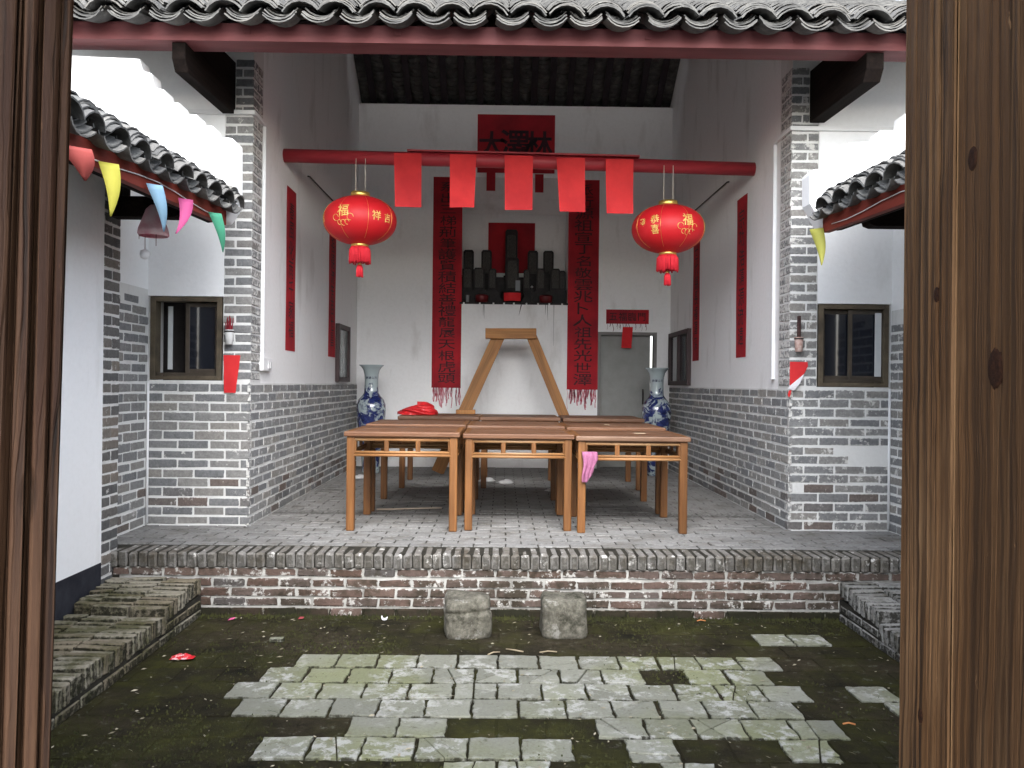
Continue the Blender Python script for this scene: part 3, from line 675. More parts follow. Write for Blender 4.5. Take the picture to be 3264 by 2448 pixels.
for wd, y0 in ((.014, .012), (.017, .004), (.005, .014), (.016, .0), (.006, .013), (.02, .003), (.05, .014), (.06, .006)):
    o = grain_board(-xs - wd, -xs, y0, .09, -1.66, 1.5, 70 + int(xs * 1000), .0012, 40, prof=lambda k, w_=wd: .0055 * (2 * k - 1) ** 4).build('moulding', 'post_l', jb); o.matrix_local = Mj; xs += wd

# ------------------------------------------------------------------ writing helper
_gl = {}
def glyph(ch, off=.012):
    if (ch, off) not in _gl:
        c = bpy.data.curves.new('glyph', 'FONT'); c.body = ch; c.offset = off; c.resolution_u = 2
        o = bpy.data.objects.new('glyph', c); COL.objects.link(o)
        bpy.context.view_layer.update(); dg = bpy.context.evaluated_depsgraph_get()
        m = bpy.data.meshes.new_from_object(o.evaluated_get(dg))
        vs = [(v.co.x, v.co.y) for v in m.vertices]; fs = [tuple(p.vertices) for p in m.polygons]
        bpy.data.objects.remove(o); bpy.data.curves.remove(c); bpy.data.meshes.remove(m)
        ax = [v[0] for v in vs]; ay = [v[1] for v in vs]; cx = (min(ax) + max(ax)) / 2; cy = (min(ay) + max(ay)) / 2
        _gl[ch, off] = ([(x - cx, y - cy) for x, y in vs], fs)
    return _gl[ch, off]
def write(items, name, mat, parent, fn, off=.012, sx=1.):
    """items: (char, x, z, size) in the sheet's own plane; fn maps (x, z) to a point"""
    mb = MB()
    for ch, x, z, sz in items:
        v, f = glyph(ch, off); mb.add([fn(x + a * sz * sx, z + b * sz) for a, b in v], f)
    return mb.build(name, mat, parent)
def sheet(mb, fn, w, h, nx=1, nz=8, t=.0012, warp=None):
    """thin paper, x in [-w/2, w/2], z in [0, h]; fn(x, z, d) with d towards the viewer"""
    vs = []; fs = []
    for side in (0, 1):
        for j in range(nz + 1):
            for i in range(nx + 1):
                x = -w / 2 + w * i / nx; z = h * j / nz; d = (warp(x, z) if warp else 0) + (t if side == 0 else 0); vs.append(fn(x, z, d))
    n = nx + 1; N = n * (nz + 1)
    for j in range(nz):
        for i in range(nx):
            a = j * n + i; fs += [(a, a + 1, a + n + 1, a + n), (N + a, N + a + n, N + a + n + 1, N + a + 1)]
    ring = [i for i in range(n)] + [j * n + nx for j in range(1, nz + 1)] + [nz * n + i for i in range(nx - 1, -1, -1)] + [j * n for j in range(nz - 1, 0, -1)]
    for k in range(len(ring)):
        a, b_ = ring[k], ring[(k + 1) % len(ring)]; fs.append((a, N + a, N + b_, b_))
    return mb.add(vs, fs)
def wallfn(cx, z0, y): return lambda x, z, d=0.: (cx + x, y - d, z0 + z)
def sidefn(s, yc, z0, X): return lambda x, z, d=0.: (s * (X - d), yc - s * x, z0 + z)

# ------------------------------------------------------------------ papers and couplets in the hall
def couplet(name, label, fn, w, h, chars, mat='paper_old', csz=None, ink='ink', fringe=0, wall_off=.003, margin=.06, group=None, coff=.007, sx=1.):
    t = thing(name, label, 'couplet', (0, 0, 0), 0, group)
    mb = MB(); ww = lambda x, z: wall_off + .002 * sin(z * 5 + x * 9); sheet(mb, fn, w, h, 4, 24, .0012, ww)
    mb.build('paper', mat, t)
    st_ = (h - 2 * margin) / len(chars); csz = csz or min(st_ * 1.02, w * .72)
    write([(ch, U(-.01, .02) * w, h - margin - st_ * (i + .5), csz * U(.9, 1.06)) for i, ch in enumerate(chars)], 'lettering', ink, t, lambda x, z: fn(x, z, ww(x, z) + .003), coff, sx)
    if fringe:
        fb = MB()
        for k in range(34):
            x = U(-w / 2, w / 2 - .01); wd = U(.005, .022); ln = fringe * U(.25, 1.); 
            sheet(fb, lambda a, b_, d, x=x, ln=ln: fn(x + a + .008 * sin(b_ * 30 + x * 50), b_ - ln, d + .002), wd, ln, 1, 4, .001)
        fb.build('torn_fringe', m_plain('paper residue', (.42, .06, .09), (.62, .3, .34), 20, .8, 0), t)
    return t
couplet('couplet', 'long faded red couplet hanging on the switch side of the altar niche', wallfn(-.99, 1.164, BY), .43, 3.1, '系出三梯荊筆護賢積結善禮龍展天根虎頭', fringe=.3, sx=1.6)
couplet('couplet', 'long faded red couplet hanging between altar niche and back doorway', wallfn(1.013, 1.158, BY), .455, 3.09, '派衍源祖宣丁名敬雲兆卜人祖先光世澤', fringe=.3, sx=1.6)
SC = [(-1, 8.34, 1.54, .36, 1.63, '春風化雨千家福', 'narrow red couplet on the switch wall, the one nearer the courtyard'), (-1, 10.35, 1.545, .40, 1.62, '祖德流芳百世昌', 'narrow red couplet on the switch wall, deeper in beside the framed window'),
      (1, 8.50, 1.53, .36, 1.66, '宗功浩蕩源流遠', 'narrow red couplet on the doorway side wall, the one nearer the courtyard'), (1, 10.5, 1.55, .36, 1.6, '世代綿長福澤深', 'narrow red couplet on the doorway side wall, deeper in beside the framed window')]
for s, y, z, w_, h_, ch, lab in SC:
    couplet('couplet', lab, sidefn(s, y, z, W + .01), w_, h_, ch, csz=.2, ink='ink', margin=.12)
bn = thing('banner', 'wide dark red banner with large ink characters high above the altar', 'banner')
fn = wallfn(.004, 4.334, BY); mb = MB(); sheet(mb, fn, 1.14, .86, 6, 4, .0012, lambda x, z: .003); mb.build('paper', 'paper_old', bn)
write([('大', -.36, .42, .40), ('澤', -.02, .42, .46), ('林', .33, .42, .42)], 'lettering', m_plain('banner ink', (.015, .008, .012), (.06, .012, .02), 5, .7, 0), bn, lambda x, z: fn(x, z, .0065), .02)
db = thing('banner', 'small red banner with four characters above the back doorway', 'banner')
fn2 = wallfn(1.672, 2.134, BY); mb = MB(); sheet(mb, fn2, .63, .21, 4, 2, .0012, lambda x, z: .003); mb.build('paper', 'paper_old', db)
write([(c, -.21 + .14 * i, .105, .13) for i, c in enumerate('五福臨門')], 'lettering', 'ink', db, lambda x, z: fn2(x, z, .0065))
fb = MB()
for k in range(18):
    x = U(-.3, .28); ln = U(.04, .12); sheet(fb, lambda a, b_, d, x=x, ln=ln: fn2(x + a + .01 * sin(b_ * 40), b_ - ln, d + .003), U(.003, .008), ln, 1, 3, .001)
fb.build('torn_fringe', 'ink_soft', db)
def slip(label, cx, z0, w_, h_, y, mat='paper', rot=0., curl=.0, name='red_paper', taper=0.):
    mb = MB(); sheet(mb, lambda x, z, d: (x * (1 - taper * (1 - z / h_)) - rot * (z - h_), -d, z - h_), w_, h_, 8, 16, .0012, lambda x, z: .004 + curl * (1 - z / h_) ** 2 + .003 * sin(11 * x + 5 * z + cx * 9) + .0035 * sin(23 * z + 17 * x + cx * 31) * (1 - z / h_))
    return tag(mb.build(name, mat, None, False, 0, (cx, y, z0 + h_)), label, 'paper')
slip('small red slip pasted over the top of the back doorway', 1.676, 1.777, .15, .31, BY - .01, rot=-.06)
slip('small red slip above the niche, on the switch side', -.362, 4.066, .13, .27, BY - .003, 'paper_old')
slip('small red slip above the niche, on the doorway side', .35, 4.053, .125, .27, BY - .003, 'paper_old')
tag(MB().box(-.405, .32, 12.785, 12.797, 2.95, 3.73).build('red_paper', 'paper_old'), 'large plain dark red paper behind the ancestral tablets', 'paper')

# red pole with five hanging papers
pole = thing('red_pole', 'round red painted pole spanning the hall, carrying papers and lanterns', 'pole')
MB().tube([(-W - .05, 8.06, 3.435), (0, 8.09, 3.412), (W + .05, 8.12, 3.377)], .066, 16).build('pole', 'red_beam', pole, True)
MB().box(-1.15, 1.12, 8.03, 8.13, 3.476, 3.492).build('plank', 'red_beam', pole, loc=(0, 0, 0), rot=(0, .0115, 0))
PN = ['first hanging bright red paper, next to the lantern on the switch side', 'second hanging bright red paper from the switch side', 'middle one of the five hanging bright red papers', 'fourth hanging bright red paper from the switch side', 'last hanging bright red paper, next to the lantern on the doorway side']
for i, (x0, x1, zt_, zb, rt) in enumerate(((-1.234, -.966, 3.46, 2.933, .02), (-.692, -.434, 3.455, 2.929, .03), (-.16, .116, 3.45, 2.922, .0), (.346, .622, 3.435, 2.904, .02), (.824, 1.096, 3.43, 2.887, .02))):
    slip(PN[i], (x0 + x1) / 2, zb, x1 - x0, zt_ - zb, 8.012, 'paper_br', rt * .5 + (.012, -.02, .008, .025, -.01)[i], (.015, .05, .0, .035, .06)[i], taper=(.05, .09, .03, .1, .05)[i])

# lanterns
def lantern(label, x, y, z, zbar, turn, words):
    t = thing('lantern', label, 'lantern', (x, y, z), turn, 'red lanterns hanging from the pole')
    rx, rz = .352, .236
    def rad(zz): return rx * (max(0, 1 - (abs(zz) / (rz * 1.0)) ** 2.15)) ** .5
    prof = [(max(rad(zz), .075), zz) for zz in [rz * sin(a) for a in [-pi / 2 + pi * k / 22 for k in range(23)]]]
    MB().lathe(prof, 48).build('shade', 'lantern', t, True)
    MB().lathe([(.088, .0), (.094, .004), (.092, .045), (.086, .05)], 28, (0, 0, rz - .012)).build('top_ring', 'gold', t, True)
    MB().lathe([(.08, .0), (.086, .004), (.084, .03), (.08, .034)], 28, (0, 0, -rz - .02)).build('bottom_ring', 'gold', t, True)
    mb = MB(); 
    for k in range(40):
        a = 2 * pi * k / 40; r0 = .096 + U(-.004, .004); zl = -rz - .02; L = .155 + U(-.012, .01)
        mb.tube([(.078 * cos(a), .078 * sin(a), zl), (r0 * cos(a), r0 * sin(a), zl - .03), ((r0 + .004) * cos(a), (r0 + .004) * sin(a), zl - L)], .008, 5)
    mb.build('fringe', 'tassel', t, True)
    MB().lathe([(.006, 0), (.018, .006), (.018, .02), (.006, .03)], 12, (0, -.0, -rz - .20)).build('bead', 'gold', t, True)
    mb = MB()
    for k in range(10): a = 2 * pi * k / 10; mb.tube([(.012 * cos(a), .012 * sin(a), -rz - .195), (.024 * cos(a), .024 * sin(a), -rz - .22), (.028 * cos(a), .028 * sin(a), -rz - .31 + U(-.006, .006))], .009, 5)
    mb.build('tassel', 'tassel', t, True)
    for dx in (-.045, .045): MB().tube([(dx, 0, rz + .03), (dx, 0, zbar - z)], .0032, 6).build('cord', m_plain('pale cord', (.55, .5, .42), (.7, .66, .58), 9, .6, 0), t, True)
    for k in range(8):
        a = 2 * pi * (k + .5) / 8
        MB().tube([((rad(zz) + .0012) * cos(a), (rad(zz) + .0012) * sin(a), zz) for zz in [rz * .84 * sin(-pi / 2 + pi * j / 14) for j in range(15)]], .0016, 5).build('rib', 'gold', t, True)
    def on(az0, zc): return lambda u, zz: ((rad(zc + zz) + .003) * sin(az0 + u / rx), -(rad(zc + zz) + .003) * cos(az0 + u / rx), zc + zz)
    for az0, items, sz in words:
        write([(c, u, zz, q) for c, u, zz, q in items], 'lettering', 'goldprint', t, on(az0, .0), .01)
        if sz:
            for (u0, z0_, rr) in ((-.075, -.03, .03), (.075, -.03, .03), (-.04, -.075, .022), (.04, -.075, .022), (0, -.08, .026)):
                f_ = on(az0, 0); MB().tube([f_(u0 + rr * cos(a), z0_ + rr * sin(a)) for a in [2 * pi * j / 14 for j in range(12)]], .0028, 5).build('scroll', 'goldprint', t, True)
lantern('round red lantern with gold characters, hanging on the switch side', -1.553, 8.0, 2.796, 3.40, 0, [(-.30, [('福', 0, .035, .12)], 1), (.62, [('祥', 0, -.0, .095)], 0), (.98, [('吉', 0, -.01, .09)], 0), (-1.15, [('吉', 0, 0, .1)], 0)])
lantern('round red lantern with gold characters, hanging on the doorway side', 1.443, 8.03, 2.757, 3.38, 0, [(.36, [('福', 0, .035, .12)], 1), (-.55, [('恭', 0, .04, .09), ('喜', 0, -.055, .09)], 0), (-.95, [('發', 0, .02, .085)], 0), (1.2, [('財', 0, 0, .09)], 0)])

# ------------------------------------------------------------------ altar
def tablet(x, y, z, w_, h_, label):
    t = thing('ancestral_tablet', label, 'tablet', (x, y, z), U(-.06, .06), 'ancestral tablets on the altar')
    a = [(-w_ / 2, .03), (w_ / 2, .03), (w_ / 2, h_ - .03), (w_ / 2 - .022, h_), (-w_ / 2 + .022, h_), (-w_ / 2, h_ - .03)]
    MB().prism(a, 1, -.015, .015).build('panel', 'lacq', t, bevel=.003)
    MB().prism([(p[0] * .7, .06 + (p[1] - .03) * .84) for p in a], 1, -.019, -.0151).build('face', m_plain('tablet face', (.02, .017, .016), (.06, .056, .05), 30, .6, 0, stretch=(4, 4, 1)), t)
    MB().box(-w_ * .62, w_ * .62, -.03, .03, 0, .03).build('foot', 'lacq', t, bevel=.003)
up = [(-.70, .34, 'far switch side'), (-.425, .33, 'left of the tallest'), (.285, .33, 'right of the tallest'), (.525, .34, 'far doorway side')]
tablet(-.045, 12.66, 2.862, .19, .74, 'tallest ancestral tablet, centre of the altar in front of red paper')
for x, h_, d in up: tablet(x, 12.66, 2.862, .16, .42, 'tall dark ancestral tablet in the upper row, ' + d)
for i, (x, w_, h_) in enumerate(((-.71, .15, .36), (-.53, .17, .36), (-.33, .12, .35), (-.03, .2, .52), (.19, .1, .34), (.4, .13, .36), (.62, .15, .36), (.73, .1, .33))):
    tablet(x, 12.46, 2.622, w_, h_, 'low dark ancestral tablet in the front row, %s from the switch side' % ('first', 'second', 'third', 'fourth', 'fifth', 'sixth', 'seventh', 'eighth')[i])
t = thing('incense_burner', 'dark incense bowl with red paper front on the altar shelf', 'incense burner', (-.03, 12.25, 2.4285))
MB().lathe([(.10, 0), (.13, .02), (.17, .09), (.18, .15), (.165, .17), (.15, .17), (.14, .12), (.02, .1)], 24).build('bowl', 'lacq', t, True)
mb = MB(); sheet(mb, lambda x, z, d: (.19 * sin(x / .19), -.19 * cos(x / .19) - d, z + .02), .27, .12, 6, 1); mb.build('paper', 'paper', t)
for x, lab in ((-.48, 'low red candle cup on the altar shelf, switch side'), (.47, 'low red candle cup on the altar shelf, doorway side')):
    t = thing('candle_cup', lab, 'candle cup', (x, 12.24, 2.4285)); MB().lathe([(.05, 0), (.09, .02), (.1, .1), (.09, .12), (.07, .1), (.01, .06)], 18).build('cup', m_plain('dark red glaze', (.09, .008, .01), (.14, .012, .014), 6, .4, 0), t, True)
    for k in range(5): a = k * 1.3; MB().tube([(.04 * cos(a), .04 * sin(a), .05), (.05 * cos(a), .05 * sin(a), .15 + .02 * (k % 3))], .004, 5).build('incense_stick', 'lacq', t)
t = thing('candle_stick', 'slim pale candle stick standing right of the incense bowl', 'candle stick', (.26, 12.2, 2.4285)); MB().lathe([(.03, 0), (.012, .02), (.009, .2), (.009, .23)], 12).build('stem', 'iron', t, True); MB().lathe([(.012, .23), (.02, .24), (.012, .25), (.003, .26)], 12).build('tip', 'white_pvc', t, True)
t = thing('drinking_glass', 'small pale glass on the altar shelf near the long couplet', 'glass', (-.69, 12.2, 2.4285)); MB().lathe([(.022, 0), (.028, .11), (.025, .11), (.02, .01)], 14).build('glass', flat('pale glass', (.3, .32, .32), .2), t, True)
t = thing('photo_card', 'small pale card leaning between the altar tablets', 'card', (.055, 12.42, 2.622)); MB().box(-.035, .035, -.004, .004, 0, .17).build('card', flat('pale card', (.24, .25, .27), .5), t)
for k, x in enumerate((-.74, -.505, -.305, -.15, -.005, .18, .35, .515, .705)):
    tag(MB().lathe([(.011, 0), (.013, .004), (.013, .026), (.006, .03)], 10, (x, BY - .02, 2.394)).build('candle_clip', 'white_pvc', None, True), 'tiny white clip on the altar shelf edge, %s from the switch side' % ('first', 'second', 'third', 'fourth', 'fifth', 'sixth', 'seventh', 'eighth', 'ninth')[k], 'clip', 'white clips along the altar shelf')
for k, (x, ln, wd, lean) in enumerate(((-.455, .17, .004, 0), (-.44, .21, .003, 0), (.105, .16, .008, -.035), (.46, .14, .004, 0), (.487, .22, .004, .01), (.585, .6, .003, 0))):
    mb = MB(); mb.add([(x - wd, BY - .0025, 2.398), (x + wd, BY - .0025, 2.398), (x + lean + .001, BY - .0025, 2.398 - ln), (x + lean - .001, BY - .0025, 2.398 - ln)], [(0, 3, 2, 1)])
    tag(mb.build('drip_stain', 'iron', bw))
# framed windows in the side walls of the hall
for s, y0, y1, lab in ((-1, 10.58, 11.34, 'dark framed window low on the switch-side hall wall'), (1, 10.75, 12.0, 'dark framed two-pane window on the hall wall near the back doorway')):
    t = thing('framed_window', lab, 'window'); z0, z1 = 1.235, 1.985; xa, xb = s * (W + .008), s * (W - .045)
    q = lambda n, m, a, b_, c, d, e=0.: box(n, m, t, min(xa, xb + s * e), max(xa, xb + s * e), a, b_, c, d, .003 if m != 'glass' else 0)
    wd = flat('dark maroon frame', (.05, .03, .03), .5)
    q('frame', wd, y0, y0 + .06, z0, z1); q('frame', wd, y1 - .06, y1, z0, z1); q('frame', wd, y0 + .06, y1 - .06, z0, z0 + .06, .002); q('frame', wd, y0 + .06, y1 - .06, z1 - .06, z1, .002)
    n = 2 if s > 0 else 1; ym = (y0 + y1) / 2
    if n == 2: q('mullion', wd, ym - .04, ym + .04, z0 + .06, z1 - .06, .004); q('pane', 'glass', y0 + .06, ym - .04, z0 + .06, z1 - .06, .03); q('pane', 'glass', ym + .04, y1 - .06, z0 + .06, z1 - .06, .03)
    else: q('pane', flat('grey green pane', (.2, .23, .22), .12), y0 + .06, y1 - .06, z0 + .06, z1 - .06, .03)
    mb = MB().tube([(s * (W + .004), 9.0, 3.47), (s * (W - .012), 9.02, 3.47), (s * (W - .01), 12.1, 3.49)], .008, 6); tag(mb.build('wall_wire', 'iron'), 'thin dark wire along the upper hall wall, ' + ('switch side' if s < 0 else 'doorway side'), 'wire')
# white trunking and switch
for s, z in ((-1, 3.51), (1, 3.44)):
    t = thing('cable_trunking', 'white cable trunking round the pier ' + ('down to the light switch' if s < 0 else 'with the torn red paper'), 'trunking')
    i2 = lambda a, b_: (min(s * a, s * b_), max(s * a, s * b_))
    box('run', 'white_pvc', t, *i2(W - .02, 4.0), FY - .03, FY - .001, z - .018, z + .018, .003)
    box('run', 'white_pvc', t, *i2(W - .022, W + .005), FY - .0, FY + .33, z - .017, z + .017, .003)
    yy = FY + .30 if s < 0 else FY + .40; zb = 1.36 if s < 0 else 1.31
    if s > 0: box('run', 'white_pvc', t, *i2(W - .022, W + .005), FY + .331, FY + .42, z - .017, z + .017, .003)
    box('drop', 'white_pvc', t, *i2(W - .021, W + .009), yy, yy + .03, zb, z - .018, .003)
    if s > 0: box('end_cap', 'white_pvc', t, *i2(W - .03, W + .009), yy - .015, yy + .055, zb - .012, zb, .003)
t = thing('light_switch', 'white light switch box at the foot of the trunking', 'switch')
box('box', 'white_pvc', t, -W - .008, -W + .035, FY + .25, FY + .52, 1.325, 1.44, .004)
for k in range(2): box('rocker', flat('switch rocker', (.62, .62, .62), .4), t, -W + .036, -W + .046, FY + .38 + .06 * k, FY + .42 + .06 * k, 1.345, 1.405, .003)

# ------------------------------------------------------------------ tables
def make_table():
    t = thing('square_table', '-', 'table', (0, 0, 0), 0, 'wooden square tables pushed together')
    w_, d_, h_ = .95, .95, .82; lg = .066
    for k in range(4):
        y0 = -d_ / 2 + .05 + k * (d_ - .1) / 4
        MB().box(-w_ / 2 + .05, w_ / 2 - .05, y0 + .0012, y0 + (d_ - .1) / 4 - .0012, h_ - .03, h_ - (.0015 if k % 2 else 0)).build('plank', 'tab_top', t)
    for a, b_, c, d, m in ((-w_ / 2, w_ / 2, -d_ / 2, -d_ / 2 + .05, 'tab_x'), (-w_ / 2, w_ / 2, d_ / 2 - .05, d_ / 2, 'tab_x'), (-w_ / 2, -w_ / 2 + .05, -d_ / 2 + .05, d_ / 2 - .05, 'tab_y'), (w_ / 2 - .05, w_ / 2, -d_ / 2 + .05, d_ / 2 - .05, 'tab_y')):
        MB().box(a, b_, c, d, h_ - .042, h_).build('top_frame', 'tab_top' if m == 'tab_x' else m, t, bevel=.009)
    i_ = w_ / 2 - .02
    for sx in (-1, 1):
        for sy in (-1, 1):
            mb = MB(); xo, yo = sx * i_, sy * i_; xi, yi = sx * (i_ - lg), sy * (i_ - lg)
            mb.box(min(xo, xi), max(xo, xi), min(yo, yi), max(yo, yi), 0, h_ - .042); mb.build('leg', 'tab_z', t, bevel=.009)
    L = i_ - lg
    for side in range(4):
        M = Matrix.Rotation(side * pi / 2, 4, 'Z')
        def rail(name, z, r, a=-L - .012, b_=L + .012, y=-i_ + .016):
            o = MB().tube([(a, y, z), (b_, y, z)], r, 10).build(name, 'tab_rail', t, True); o.matrix_local = M
        o = MB().box(-L, L, -i_ + .012, -i_ + .045, h_ - .0615, h_ - .042).build('apron', 'tab_x', t); o.matrix_local = M
        rail('top_rail', h_ - .068, .012); rail('middle_rail', h_ - .171, .012); rail('lower_rail', h_ - .195, .0125, y=-i_ + .012)
        for x in (-L + .005, -L / 3, L / 3, L - .005):
            o = MB().box(x - (.02 if abs(x) < L / 2 else .009), x + (.02 if abs(x) < L / 2 else .009), -i_ + .006, -i_ + .032, h_ - .170, h_ - .068).build('strut', 'tab_z', t, bevel=.007); o.matrix_local = M
    return t
def copy_tree(o, parent=None):
    c = o.copy(); COL.objects.link(c)
    if parent: c.parent = parent
    for ch in o.children: copy_tree(ch, c)
    return c
proto = make_table()
TB = [(-.981, 6.80, .957, .825, .0, 'front row table nearest the window with standing red paper'), (-.017, 6.88, .935, .812, .004, 'front row table in the middle'), (.934, 6.79, .950, .806, -.006, 'front row table with the pink cloth hanging on it'),
      (-.975, 7.84, .955, .838, .002, 'second row table behind the front one on the switch side'), (-.02, 7.87, .94, .83, -.003, 'second row table in the middle'), (.93, 7.83, .95, .826, .004, 'second row table behind the one with the cloth'),
      (-.90, 9.60, .95, .845, .0, 'back row table carrying the red plastic bag'), (.05, 9.66, .95, .84, .006, 'back row table in the middle before the trestle'), (1.03, 9.60, .95, .838, -.004, 'back row table nearest the back doorway')]
for i, (x, yf, w_, h_, rz, lab) in enumerate(TB):
    o = proto if i == 0 else copy_tree(proto)
    o.location = (x, yf + w_ / 2, 0); o.scale = (w_ / .95, 1, h_ / .82); o.rotation_euler = (0, 0, rz); o['label'] = 'brown wooden square table, ' + lab

# trestle
t = thing('trestle', 'tall wooden trestle with two splayed plank legs behind the tables', 'trestle', (-.05, 11.3, 0), 0)
def plank(name, p0, p1, wd, th):
    p0, p1 = Vector(p0), Vector(p1); d = p1 - p0; L = d.length
    q = d.to_track_quat('Z', 'Y').to_matrix().to_4x4()
    o = MB().box(-wd / 2, wd / 2, -th / 2, th / 2, 0, L).build(name, 'trestle', t, bevel=.005)
    z = d.normalized(); y = Vector((0, 1, 0)); x = y.cross(z).normalized(); y = z.cross(x)
    o.matrix_local = Matrix.Translation(p0) @ Matrix((x, y, z)).transposed().to_4x4(); return o
plank('leg', (-.98 + .0, -.1, 0.02), (-.17, 0, 1.88), .172, .05); plank('leg', (1.06, -.1, 0.02), (.285, 0, 1.88), .14, .05)
plank('top_bar', (-.35, -.02, 1.915), (.345, -.02, 1.922), .14, .16)
t2 = box('wood_block', 'trestle', None, -.74, -.50, 10.36, 10.50, .8465, .90, .004); tag(t2, 'short wooden offcut lying on the back row table', 'wood block')

# vases
VP = [(.11, 0), (.125, .02), (.118, .08), (.125, .2), (.155, .45), (.187, .7), (.2, .86), (.196, .93), (.17, 1.0), (.125, 1.05), (.098, 1.09), (.092, 1.16), (.091, 1.26), (.097, 1.34), (.112, 1.4), (.14, 1.44), (.166, 1.462), (.168, 1.47), (.155, 1.465), (.10, 1.40), (.07, 1.2)]
for x, lab in ((-1.945, 'tall blue and white porcelain vase beside the hall wall with the switch'), (1.95, 'tall blue and white porcelain vase standing in front of the back doorway')):
    t = thing('floor_vase', lab, 'vase', (x, 11.25, 0), .4 if x > 0 else 0, 'pair of floor vases')
    MB().lathe(VP, 40, cap=False).build('body', 'vase', t, True)
    a0 = .12 if x < 0 else -.05 - .4
    f_ = lambda u, zz: (.0955 * sin(a0 + u / .093), -.0955 * cos(a0 + u / .093), 1.265 + zz)
    write([(c, -.06 + .04 * i, .03, .036) for i, c in enumerate('錦繡山河')], 'lettering', flat('navy print', (.01, .012, .05)), t, f_)

# things on and round the tables
def blob(name, mat, label, cat, loc, size, amp, seed, parent=None, sq=.6, res=(28, 14)):
    rg = random.Random(seed); ph = [(rg.uniform(2, 7), rg.uniform(2, 7), rg.uniform(0, 6), rg.uniform(.3, 1)) for _ in range(7)]
    prof = []; mb = MB(); nu, nv = res; vs = []
    for j in range(nv + 1):
        for i in range(nu):
            a = 2 * pi * i / nu; b_ = pi / 2 * j / nv * 1.0
            k = 1 + amp * sum(q * sin(m * a + n * b_ * 2 + p) for m, n, p, q in ph) / 3
            vs.append((size[0] * k * cos(a) * max(0., cos(b_)) ** sq, size[1] * k * sin(a) * max(0., cos(b_)) ** sq, size[2] * sin(b_) * (1 + amp * sin(3 * a + 1) + .3 * cos(a))))
    fs = [(j * nu + i, j * nu + (i + 1) % nu, (j + 1) * nu + (i + 1) % nu, (j + 1) * nu + i) for j in range(nv) for i in range(nu)] + [tuple(range(nu))[::-1]]
    o = mb.add(vs, fs).build(name, mat, parent, True, 0, loc); return tag(o, label, cat)
blob('plastic_bag', m_plain('red plastic', (.42, .012, .016), (.55, .02, .024), 12, .35, .9, 22, .02, .5), 'crumpled red plastic bag lying on the back row table', 'bag', (-1.2, 10.1, .846), (.24, .16, .11), .15, 5, res=(60, 26))
def cloth():
    nx, nz = 26, 24; vs = []; fs = []
    for j in range(nz + 1):
        for i in range(nx + 1):
            u = i / nx; v = j / nz; x = (u - .5) * .125 * (1 - .25 * v) + .012 * sin(v * 5)
            z = -.245 * v * (1 - .42 * max(0, u - .45) * 1.5) ; y = -.012 - .016 * abs(sin(u * 9 + v * 1.5)) - .01 * sin(v * 3)
            if v < .12: y += .03 * (1 - v / .12); z = -.01 * v
            vs.append((x, y, z))
    n = nx + 1
    fs = [(j * n + i, j * n + i + 1, (j + 1) * n + i + 1, (j + 1) * n + i) for j in range(nz) for i in range(nx)]
    o = MB().add(vs, fs).build('cloth', m_plain('pink towelling', (.26, .085, .165), (.35, .14, .235), 30, .95, .8, 220, .004), None, True, 0, (.565, 6.808, .672))
    sd = o.modifiers.new('thick', 'SOLIDIFY'); sd.thickness = .005
    tag(o, 'pink cloth draped over the lower rail of the front row table', 'cloth')
cloth()
tag(MB().tube([(-1.35, 7.92, .012), (-.74, 8.07, .012)], .009, 6).build('stick', flat('pale stick', (.4, .33, .26)), None, True), 'thin pale stick lying on the hall floor under the tables', 'stick')
for i, (x, y, z, a, lab) in enumerate(((1.05, 7.2, .8085, .3, 'pale wood splinter on the table with the pink cloth'), (.9, 8.3, .828, 1.2, 'tiny pale scrap on the second row table'))):
    tag(MB().box(-.05, .05, -.006, .006, 0, .004).build('wood_scrap', flat('pale scrap', (.6, .5, .36)), None, False, 0, (x, y, z), (0, 0, -a)), lab, 'scrap')
for i, (x, y, lab) in enumerate(((-.35, 10.4, 'crumpled white paper on the floor under the middle tables'), (-.12, 10.2, 'crumpled paper ball on the floor under the middle tables'), (.45, 9.5, 'small paper scraps on the floor under the middle tables'), (-2.0, 10.6, 'white paper scrap on the floor by the vase and switch wall'))):
    blob('paper_scrap', flat('grey white paper', (.5, .5, .5)), lab, 'paper', (x, y, .001), (.1, .06, .035), .2, 20 + i, res=(14, 6))

# ------------------------------------------------------------------ on the front walls
def wallpaper_left():
    mb = MB(); sheet(mb, lambda x, z, d: (x * (.72 + .28 * z / .32) - .012 * (1 - z / .32), -d, z), .142, .32, 5, 10, .0014, lambda x, z: .003 + .02 * max(0, x / .14 + .2) * (1 - z / .32) + .003 * sin(z * 20))
    tag(mb.build('red_paper', 'paper_br', None, False, 0, (-2.455, FY - .006, 1.13)), 'bright red paper pasted on the brick pier under the white cup', 'paper')
wallpaper_left()
t = thing('red_paper', 'torn red paper with folded white underside on the limewashed pier', 'paper', (2.30, FY - .006, 1.14))
MB().prism([(.0, .10), (.0, .305), (.15, .305), (.155, .27), (.12, .2)], 1, -.004, -.002).build('sheet', 'paper_br', t)
MB().add([(.0, -.006, .10), (.125, -.006, .205), (.075, -.030, .115), (.03, -.026, .06), (-.02, -.018, .075)], [(0, 4, 3, 2, 1)]).build('folded_back', flat('white paper back', (.62, .6, .62)), t)
MB().add([(-.01, -.012, .06), (.012, -.014, .062), (.006, -.01, .02), (-.008, -.01, .0), (-.02, -.012, .02)], [(0, 1, 2, 3, 4)]).build('scrap', 'paper_br', t)
